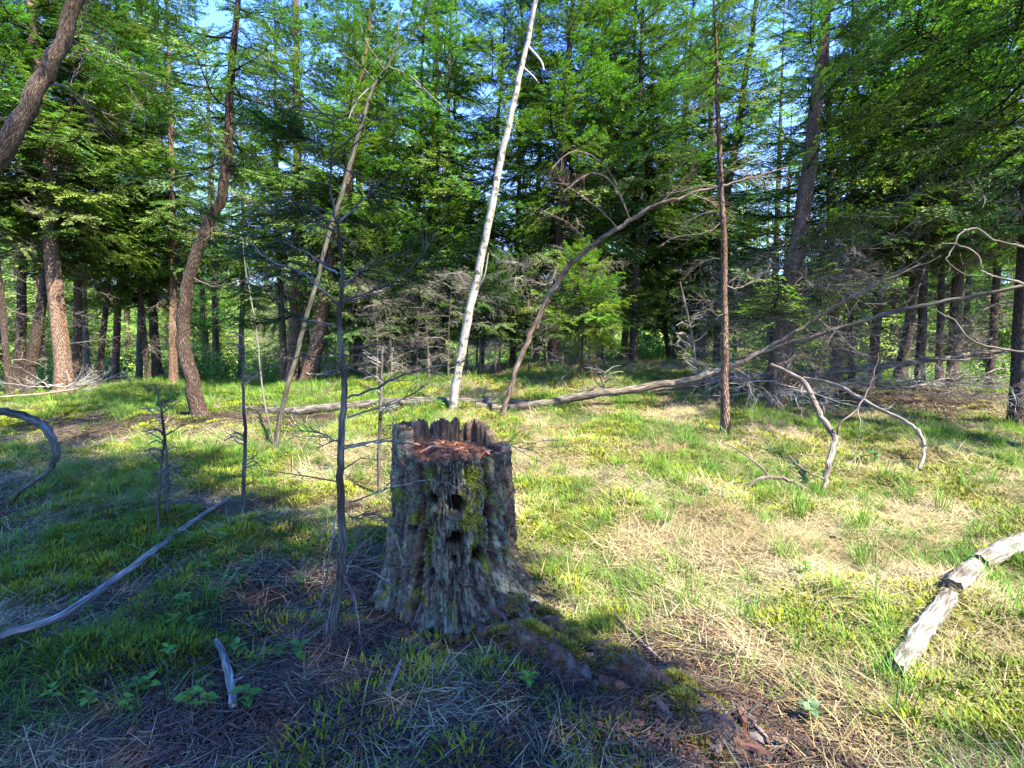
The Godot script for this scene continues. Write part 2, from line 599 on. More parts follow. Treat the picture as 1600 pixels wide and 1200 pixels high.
func make_ground() -> void:
	var pv := PackedVector3Array()
	var pc := PackedColorArray()
	var angs := []
	for k in 300: angs.append(lerpf(-1.05, 1.05, k / 300.0))
	for k in 61: angs.append(lerpf(1.05, TAU - 1.05, k / 60.0))
	var rings := [0.02, 0.4]
	var r := 0.8
	while r < 190.0:
		rings.append(r)
		r *= 1.02
	for rad in rings:
		for a in angs:
			var x: float = sin(a) * rad
			var z: float = -cos(a) * rad
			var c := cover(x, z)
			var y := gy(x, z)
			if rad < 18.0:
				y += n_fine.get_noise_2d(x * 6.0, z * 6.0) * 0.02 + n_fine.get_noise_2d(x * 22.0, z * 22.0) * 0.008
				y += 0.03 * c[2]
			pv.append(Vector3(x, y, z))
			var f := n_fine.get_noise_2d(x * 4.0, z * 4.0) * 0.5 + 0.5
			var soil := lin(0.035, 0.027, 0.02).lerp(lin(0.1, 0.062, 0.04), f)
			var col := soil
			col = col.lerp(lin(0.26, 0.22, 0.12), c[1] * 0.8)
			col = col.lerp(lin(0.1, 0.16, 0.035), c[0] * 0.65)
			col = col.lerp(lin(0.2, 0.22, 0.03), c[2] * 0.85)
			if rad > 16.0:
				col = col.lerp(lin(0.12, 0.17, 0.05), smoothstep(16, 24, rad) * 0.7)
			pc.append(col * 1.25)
	var b := Bld.new()
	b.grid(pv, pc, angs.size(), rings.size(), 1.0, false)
	for k in b.n.size():
		if b.n[k].y < 0.0: b.n[k] = -b.n[k]
	for k in range(0, b.i.size(), 3):
		if (b.v[b.i[k + 1]] - b.v[b.i[k]]).cross(b.v[b.i[k + 2]] - b.v[b.i[k]]).y > 0.0:
			var s := b.i[k + 1]
			b.i[k + 1] = b.i[k + 2]; b.i[k + 2] = s
	var g := part("ground", b.mesh(M.ground), self)
	tag(g, "mossy grassy forest floor rising to a low knoll", "ground", "", "structure")

func blade(b: Bld, o: Vector3, az: float, lean: float, L: float, w: float, col: Color, curl: float) -> void:
	var p := o
	var side := Vector3(-sin(az), 0, cos(az)) * w
	var a := lean
	var prev := p
	var pw := side
	for k in 3:
		var dir := Vector3(cos(az) * sin(a), cos(a), sin(az) * sin(a))
		var q := prev + dir * L / 3.0
		var qw: Vector3 = side * [0.8, 0.5, 0.0][k]
		if k < 2:
			b.leafq(prev - pw, prev + pw, q + qw, q - qw, col)
		else:
			b.flat_tri(prev - pw, prev + pw, q, col)
		prev = q; pw = qw
		a += curl

func scatter(called: String, label: String, cat: String, meshes: Array, tries: int, dmax: float, power: float, want: Callable, col1: Color, col2: Color, smin: float, smax: float, lift := 0.0) -> void:
	rng.seed = hash(called)
	var tf := []
	var cl := []
	for m in meshes:
		tf.append([]); cl.append([])
	for k in tries:
		var d := 1.15 + pow(rng.randf(), power) * dmax
		var x := rng.randf_range(-1.3, 1.3) * (d + 0.4)
		if absf(x + 0.37) < 0.42 and absf(d - 3.05) < 0.42: continue
		if near_seg(x, -d, 0.02, -2.62, 0.75, -1.78) < 0.2 and called in ["green_grass", "dry_grass", "grass_clumps", "moss"]: continue
		var c := cover(x, -d)
		var pr: float = want.call(c, x, d)
		if rng.randf() > pr: continue
		var w := rng.randi() % meshes.size()
		var s := rng.randf_range(smin, smax) * (1.0 + d * 0.05)
		var at := on(x, -d)
		at.y += lift
		var rd := near_seg(x, -d, 0.02, -2.62, 0.75, -1.78)
		if rd < 0.14 and rng.randf() < 0.75: continue
		if rd < 0.2: at.y += 0.1 * pow(1.0 - rd / 0.2, 0.6)
		var e := 0.15
		var nx := (gy(x - e, -d) - gy(x + e, -d)) / (2 * e)
		var nzz := (gy(x, -d - e) - gy(x, -d + e)) / (2 * e)
		var up := Vector3(nx, 1, nzz).normalized()
		var ang := rng.randf() * TAU
		var xa := Vector3(cos(ang), 0, sin(ang))
		xa = (xa - up * xa.dot(up)).normalized()
		tf[w].append(Transform3D(Basis(xa * s, up * s * rng.randf_range(0.75, 1.15), xa.cross(up) * s), at))
		var g := rng.randf_range(0.75, 1.25)
		var cc := col1.lerp(col2, clampf(rng.randf() * 0.7 + n_patch.get_noise_2d(x * 2.0 + 50.0, d * 2.0) * 0.9 + 0.15, 0, 1))
		cl[w].append(Color(cc.r * g, cc.g * g, cc.b * g))
	for w in meshes.size():
		if tf[w].size():
			var o := multi(called, meshes[w], tf[w], cl[w], self)
			tag(o, label, cat, label, "stuff")

func spot(rad: float) -> Vector3:
	var a := rng.randf() * TAU
	var e := sqrt(rng.randf()) * rad
	return Vector3(cos(a) * e, 0, sin(a) * e)

func make_cover() -> void:
	rng.seed = 11
	var green := []
	for k in 5:
		var b := Bld.new()
		for q in 9:
			var c := spot(0.17)
			var turn := rng.randf() * TAU
			for w in 6:
				var t := rng.randf_range(0.65, 1.3)
				blade(b, c + spot(0.03) + Vector3(0, -0.01, 0), turn + rng.randf_range(-1.6, 1.6), rng.randf_range(0.1, 0.8), rng.randf_range(0.06, 0.21), rng.randf_range(0.0014, 0.0028), lin(t * rng.randf_range(0.9, 1.25), t, t), rng.randf_range(0.15, 0.7))
		green.append(b.mesh(M.grass))
	var straw := []
	for k in 5:
		var b := Bld.new()
		for q in 52:
			var t := rng.randf_range(0.45, 1.35)
			blade(b, spot(0.2) + Vector3(0, rng.randf_range(-0.01, 0.012), 0), rng.randf() * TAU, rng.randf_range(1.15, 1.62), rng.randf_range(0.06, 0.2), rng.randf_range(0.001, 0.0023), lin(t, t * rng.randf_range(0.92, 1.0), t * rng.randf_range(0.8, 1.05)), rng.randf_range(-0.1, 0.2))
		straw.append(b.mesh(M.straw))
	var moss := []
	for k in 3:
		var b := Bld.new()
		for q in 110:
			var o := spot(0.13)
			var e := o.length() / 0.13
			var t := rng.randf_range(0.6, 1.35)
			o.y = 0.03 * (1 - e * e) - 0.01
			blade(b, o, atan2(o.z, o.x) + rng.randf_range(-0.6, 0.6), e * 0.8 + rng.randf_range(-0.2, 0.4), rng.randf_range(0.015, 0.034), 0.0034, lin(t, t, t), 0.2)
		moss.append(b.mesh(M.straw))
	var lit := []
	for k in 4:
		var b := Bld.new()
		for q in 6:
			var a := rng.randf() * TAU
			var o := spot(0.2) + Vector3(0, 0.008 + 0.005 * (q % 3), 0)
			var d := Vector3(cos(a), rng.randf_range(-0.05, 0.1), sin(a))
			var L := rng.randf_range(0.05, 0.26)
			var m := d.cross(Vector3.UP) * rng.randf_range(-0.3, 0.3) * L
			var t := rng.randf_range(0.5, 1.5)
			b.tube([o, o + d * L * 0.5 + m * 0.5, o + d * L], [0.0032, 0.0026, 0.0012], 3, lin(t, t, t))
		for q in 40:
			var t := rng.randf_range(0.4, 1.6)
			blade(b, spot(0.2) + Vector3(0, 0.004, 0), rng.randf() * TAU, rng.randf_range(1.3, 1.65), rng.randf_range(0.02, 0.07), 0.0015, lin(t, t * 0.8, t * 0.68), 0.0)
		lit.append(b.mesh(M.twig))
	var chips := []
	for k in 3:
		var b := Bld.new()
		for q in 26:
			var a := rng.randf() * TAU
			var o := spot(0.2) + Vector3(0, rng.randf_range(0.004, 0.02), 0)
			var d := Vector3(cos(a), rng.randf_range(-0.3, 0.3), sin(a)) * rng.randf_range(0.005, 0.018)
			var w := d.cross(Vector3(rng.randf_range(-0.3, 0.3), 1, 0)) * rng.randf_range(0.3, 0.8)
			var t := rng.randf_range(0.4, 1.5)
			b.leafq(o - d, o + w, o + d, o - w, lin(t, t, t))
		chips.append(b.mesh(M.twig))
	scatter("green_grass", "fresh green grass growing in tufts over the forest floor", "grass", green, 17000, 16.0, 1.2,
		func(c, x, d): return c[0] * (0.85 if d > 6.0 else 0.7), lin(0.06, 0.155, 0.022), lin(0.14, 0.245, 0.038), 0.55, 1.0)
	var tall := []
	for k in 3:
		var b := Bld.new()
		for q in 34:
			var t := rng.randf_range(0.7, 1.25)
			blade(b, spot(0.05) + Vector3(0, -0.01, 0), rng.randf() * TAU, rng.randf_range(0.05, 0.6), rng.randf_range(0.12, 0.3), rng.randf_range(0.0016, 0.003), lin(t * rng.randf_range(0.9, 1.3), t, t), rng.randf_range(0.1, 0.6))
		tall.append(b.mesh(M.grass))
	scatter("grass_clumps", "taller bright clumps of grass standing out of the turf", "grass", tall, 1000, 11.0, 1.2,
		func(c, x, d): return (1.0 - c[3]) * 0.8, lin(0.07, 0.19, 0.025), lin(0.15, 0.27, 0.04), 0.7, 1.2)
	scatter("dry_grass", "dry straw coloured grass lying matted on the ground", "dry grass", straw, 20000, 13.0, 1.3,
		func(c, x, d): return clampf(c[1] * 0.95 + 0.04, 0, 1), lin(0.19, 0.155, 0.075), lin(0.35, 0.31, 0.18), 0.8, 1.3)
	scatter("moss", "yellow green moss cushions covering the ground in patches", "moss", moss, 24000, 12.0, 1.25,
		func(c, x, d): return c[2] * 0.9, lin(0.085, 0.14, 0.008), lin(0.2, 0.23, 0.012), 0.8, 1.5)
	scatter("twig_litter", "thin dead twigs and needles littering the bare ground", "twigs", lit, 19000, 11.0, 1.35,
		func(c, x, d): return clampf(c[3] * 0.85 + 0.08, 0, 1), lin(0.045, 0.037, 0.032), lin(0.13, 0.107, 0.088), 0.5, 0.95)
	scatter("bark_crumbs", "reddish brown crumbs of rotten bark strewn around the stump", "bark crumbs", chips, 9000, 8.0, 1.7,
		func(c, x, d): return clampf(c[3] - 0.1, 0, 1) * (0.9 if near_seg(x, -d, -0.4, -2.3, 0.5, -1.7) < 1.2 else 0.2), lin(0.06, 0.028, 0.02), lin(0.14, 0.066, 0.045), 0.6, 1.0)

# ------------------------------------------------------------------ the stump
func make_stump() -> void:
	rng.seed = 5
	var C := on(-0.37, -3.05)
	C.y = -0.02
	var t := thing("tree_stump", "old broken tree stump with furrowed lichened bark and woodpecker holes", "stump", C)
	var holes := []
	for h in [[672, 781, 7.5], [711, 790, 11.0], [714, 842, 9.0], [748, 868, 9.0], [710, 876, 6.5], [763, 806, 5.0], [692, 946, 9.0], [723, 916, 8.0], [789, 812, 7.0], [702, 846, 5.0], [655, 760, 5.0], [640, 830, 6.0], [760, 925, 6.0], [674, 893, 6.0]]:
		var d := P(h[0], h[1], 1.0) - eye
		var k := 1.5
		while k < 3.4:
			var q: Vector3 = eye + d * k - C
			if Vector2(q.x, q.z).length() < 0.4: break
			k += 0.005
		var q2: Vector3 = eye + d * k - C
		holes.append([q2, h[2] * 1.35 * k / F])
	var ridg := noise(FastNoiseLite.TYPE_SIMPLEX, 1.0, 77, 3)
	ridg.fractal_type = FastNoiseLite.FRACTAL_RIDGED
	var fine := noise(FastNoiseLite.TYPE_SIMPLEX, 1.0, 78, 4)
	var cells := noise(FastNoiseLite.TYPE_CELLULAR, 1.0, 79, 1)
	cells.cellular_return_type = FastNoiseLite.RETURN_DISTANCE2_SUB
	cells.domain_warp_enabled = true
	cells.domain_warp_amplitude = 0.5
	cells.domain_warp_frequency = 1.2
	var nu := 381
	var nv := 170
	var pv := PackedVector3Array()
	var pc := PackedColorArray()
	var tops := PackedFloat32Array()
	var top_at := func(ph: float) -> float:
		var a := wrapf(ph, -PI, PI)
		var T := 0.895
		T = lerpf(T, 1.045, smoothstep(-0.85, -1.0, a))                 # the left column
		if a > 1.7: T = lerpf(0.9, 1.035, smoothstep(2.4, 2.68, a))     # back slabs
		for gap in [[3.1, 0.03], [-2.53, 0.04]]:
			T -= 0.085 * exp(-pow(wrapf(a - gap[0], -PI, PI) / gap[1], 2.0))
		return T + 0.03 * fine.get_noise_1d(ph * 4.0) + 0.02 * fine.get_noise_1d(ph * 22.0)
	var bark_col := lin(0.15, 0.135, 0.125)
	for row in nv:
		for k in nu:
			var u := float(k % (nu - 1)) / (nu - 1)
			var ph := (u - 0.5) * TAU
			ph -= 0.55 * sin(ph)                                        # finer towards the path
			var T: float = top_at.call(ph)
			var f := float(row) / (nv - 1)
			var y := lerpf(-0.1, T, f)
			var dx := sin(ph)
			var dz := cos(ph)
			var R := 0.375 + 0.045 * pow(1.0 - f, 1.5) + 0.018 * sin(ph * 3.0 + 1.0)
			var flare := exp(-maxf(y, 0.0) / 0.13)
			R += flare * (0.05 + 0.05 * maxf(0, sin(ph * 4.0 + 0.4)) + 0.22 * exp(-pow((ph - 1.05) / 0.4, 2.0)))
			var s := Vector3(dx * 2.3, y * 1.25, dz * 2.3)
			var rg := ridg.get_noise_3dv(s)                             # -1..1 ridges
			var rg2 := ridg.get_noise_3dv(s * Vector3(2.4, 3.4, 2.4) + Vector3(9, 0, 0))
			var fn := fine.get_noise_3dv(Vector3(dx * 12, y * 26, dz * 12))
			var ff := fine.get_noise_3dv(Vector3(dx * 34, y * 80, dz * 34))
			var fib := fine.get_noise_3dv(Vector3(dx * 30, y * 5, dz * 30) + Vector3(3, 3, 3))
			var pl := (cells.get_noise_3dv(Vector3(dx * 3.4, y * 3.4, dz * 3.4)) + 1.0)
			var dep := 0.02 * (rg - 0.3) + 0.008 * rg2 + 0.012 * fn + 0.006 * ff + 0.007 * fib - 0.03 * (1.0 - smoothstep(0.02, 0.3, pl + 0.06 * fn))
			var crack := 0.0
			for cr in [[-0.42, 0.055, 0.085, 0.05, 0.9], [0.72, 0.05, 0.06, 0.3, 0.95], [-0.95, 0.04, 0.05, 0.1, 0.75], [1.25, 0.05, 0.05, 0.2, 0.9], [0.22, 0.022, 0.035, 0.0, 0.45]]:
				var cw: float = cr[0] + 0.07 * fine.get_noise_2d(y * 5.0, cr[0] * 30.0)
				crack = maxf(crack, cr[2] * exp(-pow((ph - cw) / cr[1], 2.0)) * smoothstep(cr[3] - 0.1, cr[3] + 0.05, y) * (1.0 - smoothstep(cr[4] - 0.1, cr[4] + 0.05, y)))
			var hole := 0.0
			var q := Vector3(dx * R, y, dz * R)
			for h in holes:
				var dd: float = (q - h[0]).length() / (h[1] * (1.0 + 0.5 * fn))
				if dd < 1.6: hole = maxf(hole, 1.0 - smoothstep(0.75, 1.12, dd))
			dep -= crack + hole * 0.13
			dep *= lerpf(1.0, 0.45, smoothstep(0.84, 0.97, f) * smoothstep(1.3, 1.7, absf(ph)))
			R += dep
			pv.append(Vector3(dx * R, y, dz * R))
			var col := bark_col * (0.75 + 0.5 * fn)
			col = col.lerp(lin(0.24, 0.275, 0.2), clampf(fine.get_noise_3dv(Vector3(dx * 7, y * 9, dz * 7) + Vector3(30, 0, 0)) * 1.7 + ff * 0.9 + 0.34, 0, 0.9))
			col = col.lerp(lin(0.2, 0.23, 0.03), clampf(fine.get_noise_3dv(Vector3(dx * 3.2, y * 5, dz * 3.2) + Vector3(0, 60, 0)) * 3.2 - 0.75 + 0.7 * exp(-pow((ph - 0.42) / 0.22, 2.0)) + ff * 0.8, 0, 0.9))
			col = col.lerp(lin(0.17, 0.07, 0.045), clampf(crack * 11.0 + smoothstep(0.9, 1.5, ph) * 0.45 - rg * 0.2 * smoothstep(0.9, 1.5, ph), 0, 0.9))
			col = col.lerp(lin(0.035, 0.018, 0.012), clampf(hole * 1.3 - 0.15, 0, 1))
			pc.append(col * 1.1)
	# over the rim and down the inside
	for st in 14:
		for k in nu:
			var u := float(k % (nu - 1)) / (nu - 1)
			var ph := (u - 0.5) * TAU
			ph -= 0.55 * sin(ph)
			var T: float = top_at.call(ph)
			var dx := sin(ph)
			var dz := cos(ph)
			var ro := Vector2(pv[(nv - 1) * nu + k].x, pv[(nv - 1) * nu + k].z).length()
			var th := 0.055 + 0.025 * fine.get_noise_1d(ph * 6.0 + 100.0)
			var f := st / 13.0
			var R := ro - th * smoothstep(0.0, 0.22, f)
			var y := T - 0.012 * sin(PI * minf(f * 4, 1.0)) if f < 0.25 else lerpf(T - 0.01, 0.7, (f - 0.25) / 0.75)
			R += 0.012 * fine.get_noise_3d(dx * 22, y * 3.0, dz * 22) * smoothstep(0.1, 0.4, f)
			pv.append(Vector3(dx * R, y, dz * R))
			var col := lin(0.08, 0.055, 0.04).lerp(lin(0.16, 0.125, 0.1), clampf(fine.get_noise_3d(dx * 25, y * 4, dz * 25) + 0.4, 0, 1))
			pc.append(col * 1.5)
	var b := Bld.new()
	b.grid(pv, pc, nu, nv + 14, 1.0, true)
	for k in b.v.size():
		b.t[k] = Vector2(4.0 * float(k % nu) / (nu - 1), b.v[k].y * 1.6)
	part("bark", fix(b, Vector3(0, 0.4, 0)).mesh(M.stump), t)
	# rotten red heart
	pv = PackedVector3Array(); pc = PackedColorArray()
	for row in 26:
		for k in 61:
			var a := TAU * (k % 60) / 60.0
			var R := 0.35 * row / 25.0
			var x := sin(a) * R
			var z := cos(a) * R
			var y := 0.85 + 0.05 * fine.get_noise_2d(x * 7, z * 7) + 0.03 * fine.get_noise_2d(x * 25, z * 25) - 0.05 * x / 0.35 - 0.04 * z / 0.35
			pv.append(Vector3(x, y, z))
			var col := lin(0.3, 0.12, 0.065).lerp(lin(0.48, 0.27, 0.16), clampf(fine.get_noise_2d(x * 40, z * 40) + 0.45, 0, 1))
			pc.append(col * 1.5)
	var hb := Bld.new()
	hb.grid(pv, pc, 61, 26, 3.0, true)
	for k in hb.n.size():
		if hb.n[k].y < 0: hb.n[k] = -hb.n[k]
	part("rotten_heartwood", refaced(hb).mesh(M.rot), t)
	# crumbs and splinters lying on the heart
	for k in 26:
		var a := rng.randf() * TAU
		var R := sqrt(rng.randf()) * 0.27
		var q := Vector3(sin(a) * R, 0.885 - 0.05 * sin(a) * R / 0.35, cos(a) * R)
		var sb := Bld.new()
		var d := Vector3(rng.randf_range(-1, 1), rng.randf_range(-0.2, 0.3), rng.randf_range(-1, 1)).normalized() * rng.randf_range(0.015, 0.05)
		sb.tube([-d, Vector3(0, 0.004, 0), d], [0.004, rng.randf_range(0.005, 0.012), 0.003], 5, lin(0.4, 0.19, 0.11) * rng.randf_range(0.7, 1.4))
		part("wood_crumb", sb.mesh(M.twig), t, Transform3D(Basis(), q))
	# moss tufts in the bark
	var tf := []
	var cl := []
	for k in 900:
		var ph := rng.randf_range(-1.3, 1.5)
		var y := rng.randf_range(0.05, 0.86)
		var s := fine.get_noise_3dv(Vector3(sin(ph) * 3.2, y * 5, cos(ph) * 3.2) + Vector3(0, 60, 0)) * 3.2 - 0.5 + 0.9 * exp(-pow((ph - 0.42) / 0.22, 2.0))
		if rng.randf() > s: continue
		var R := 0.385 + 0.04 * pow(1.0 - y / 0.9, 1.5)
		var nn := Vector3(sin(ph), 0.35, cos(ph)).normalized()
		var xa := nn.cross(Vector3(0.3, 1, 0.1)).normalized()
		var sc := rng.randf_range(0.25, 0.5)
		var clear := true
		for h in holes:
			if (Vector3(sin(ph) * R, y, cos(ph) * R) - h[0]).length() < h[1] * 1.7: clear = false
		if not clear: continue
		tf.append(Transform3D(Basis(xa * sc, nn * sc, xa.cross(nn) * sc), Vector3(sin(ph) * R, y, cos(ph) * R)))
		cl.append(lin(0.16, 0.19, 0.025) * rng.randf_range(0.7, 1.5))
	var mb := Bld.new()
	for q in 40:
		var a := rng.randf() * TAU
		var e := sqrt(rng.randf())
		blade(mb, Vector3(cos(a) * e * 0.06, 0.02 * (1 - e * e) - 0.006, sin(a) * e * 0.06), a, e, rng.randf_range(0.015, 0.035), 0.003, lin(1, 1, 1) * rng.randf_range(0.6, 1.3), 0.2)
	multi("moss_tufts", mb.mesh(M.straw), tf, cl, t)
	make_root(mb, ridg, fine)

func fix(b: Bld, centre: Vector3) -> Bld:      # turn a closed wall's normals away from its winding errors
	# the outer wall must face outwards: test one vertex in the middle
	var k := 60 * 381 + 190
	var o := b.v[k] - centre
	if b.n[k].dot(Vector3(o.x, 0, o.z)) < 0:
		for q in b.n.size(): b.n[q] = -b.n[q]
	return refaced(b)

func refaced(b: Bld) -> Bld:
	for k in range(0, b.i.size(), 3):
		var nn := b.n[b.i[k]] + b.n[b.i[k + 1]] + b.n[b.i[k + 2]]
		if (b.v[b.i[k + 1]] - b.v[b.i[k]]).cross(b.v[b.i[k + 2]] - b.v[b.i[k]]).dot(nn) > 0.0:
			var s := b.i[k + 1]
			b.i[k + 1] = b.i[k + 2]; b.i[k + 2] = s
	return b

# the slabs of rotting root wood that run from the stump towards the lower right
func make_root(mb: Bld, ridg: FastNoiseLite, fine: FastNoiseLite) -> void:
	rng.seed = 19
	var a := G(800, 985)
	var e := G(1130, 1160)
	var t := thing("rotting_root", "crumbling mossy root of the stump running forward to the right", "root", a)
	var dir := (e - a).normalized()
	var sidev := dir.cross(Vector3.UP).normalized()
	var L := (e - a).length()
	var pv := PackedVector3Array()
	var pc := PackedColorArray()
	var lump := noise(FastNoiseLite.TYPE_SIMPLEX, 1.0, 83, 1)
	var nu := 60
	var nv := 130
	for row in nv:
		for k in nu:
			var f := float(row) / (nv - 1)
			var g := float(k) / (nu - 1) * 2.0 - 1.0
			var w := lerpf(0.24, 0.15, f) * (1.0 + 0.5 * fine.get_noise_2d(f * 3.0, 9.0 if g > 0 else 30.0))
			var q := a + dir * L * lerpf(-0.12, 1.15, f) + sidev * g * w
			var hgt := 0.15 * pow(maxf(0.0, 1.0 - g * g), 0.6) * lerpf(1.2, 0.6, f)
			var rg := ridg.get_noise_2d(f * 2.0, g * 2.4)
			hgt *= 0.8 + 0.6 * lump.get_noise_2d(f * 3.2, g * 1.3 + 60.0)
			hgt += 0.018 * rg * (1.0 - g * g) + 0.012 * fine.get_noise_2d(f * 14.0, g * 9.0) + 0.006 * fine.get_noise_2d(f * 36.0, g * 20.0)
			q.y = gy(q.x, q.z) - 0.03 + hgt
			pv.append(q - a)
			var col := lin(0.16, 0.145, 0.135).lerp(lin(0.3, 0.29, 0.28), clampf(fine.get_noise_2d(f * 30, g * 12) + 0.3, 0, 1))
			col = col.lerp(lin(0.26, 0.13, 0.08), clampf(fine.get_noise_2d(f * 9 + 40, g * 5) * 2.0 + 0.25 - rg * 0.3, 0, 0.9))
			pc.append(col * 1.5)
	var b := Bld.new()
	b.grid(pv, pc, nu, nv, 2.0, true)
	for k in b.n.size():
		if b.n[k].y < 0: b.n[k] = -b.n[k]
	part("root_wood", refaced(b).mesh(M.rot), t)
	# loose bark plates standing out of it
	for k in 60:
		var f := rng.randf_range(-0.05, 1.1)
		var g := rng.randf_range(-0.85, 0.85)
		var q := a + dir * L * f + sidev * g * 0.2
		q.y = gy(q.x, q.z) + 0.115 * (1.0 - g * g) * lerpf(1.1, 0.6, f) + rng.randf_range(-0.02, 0.015)
		var pb := Bld.new()
		var l := rng.randf_range(0.02, 0.065)
		var w := rng.randf_range(0.01, 0.026)
		var cc := lin(0.12, 0.115, 0.11).lerp(lin(0.13, 0.065, 0.045), 1.0 if rng.randf() < 0.3 else rng.randf() * 0.3) * rng.randf_range(0.7, 1.6)
		plate(pb, l, w, rng.randf_range(0.006, 0.013), cc)
		var bs := Basis(dir, sidev.cross(dir), sidev).rotated(sidev, rng.randf_range(-0.35, 0.25)).rotated(dir, g * 0.7 + rng.randf_range(-0.4, 0.4)).rotated(Vector3.UP, rng.randf_range(-0.7, 0.7))
		part("bark_plate", pb.mesh(M.wood), t, Transform3D(bs, q - a))
	var tf := []
	var cl := []
	for k in 2200:
		var f := rng.randf_range(-0.1, 1.1)
		var g := rng.randf_range(-1, 1)
		if fine.get_noise_2d(f * 5.5 + 4.0, g * 2.2) * 2.6 + 0.45 < rng.randf(): continue
		var q := a + dir * L * f + sidev * g * lerpf(0.22, 0.14, f)
		q.y = gy(q.x, q.z) - 0.025 + 0.15 * pow(maxf(0, 1.0 - g * g), 0.6) * lerpf(1.2, 0.6, f) * (0.8 + 0.6 * lump.get_noise_2d(f * 3.2, g * 1.3 + 60.0))
		var sc := rng.randf_range(0.4, 0.85)
		tf.append(Transform3D(Basis(Vector3.UP, rng.randf() * TAU).scaled(Vector3(sc, sc, sc)), q - a))
		cl.append(lin(0.19, 0.18, 0.02).lerp(lin(0.1, 0.13, 0.02), rng.randf()) * rng.randf_range(0.7, 1.4))
	multi("moss_tufts", mb.mesh(M.straw), tf, cl, t)

func plate(b: Bld, l: float, w: float, h: float, col: Color) -> void:   # an uneven flake, 10-sided
	var up := []
	for k in 9:
		var a := TAU * k / 9.0
		var e := rng.randf_range(0.5, 1.3)
		up.append(Vector3(cos(a) * l * e, h * rng.randf_range(0.6, 1.1), sin(a) * w * e))
	var m := Vector3(0, h * 1.15, 0)
	for k in 9:
		var p: Vector3 = up[k]
		var q: Vector3 = up[(k + 1) % 9]
		var t := rng.randf_range(0.85, 1.15)
		b.flat_tri(m, q, p, col * t)
		var p0 := Vector3(p.x * 1.05, -h, p.z * 1.05)
		var q0 := Vector3(q.x * 1.05, -h, q.z * 1.05)
		b.flat_tri(p, q, q0, col * 0.9)
		b.flat_tri(p, q0, p0, col * 0.9)

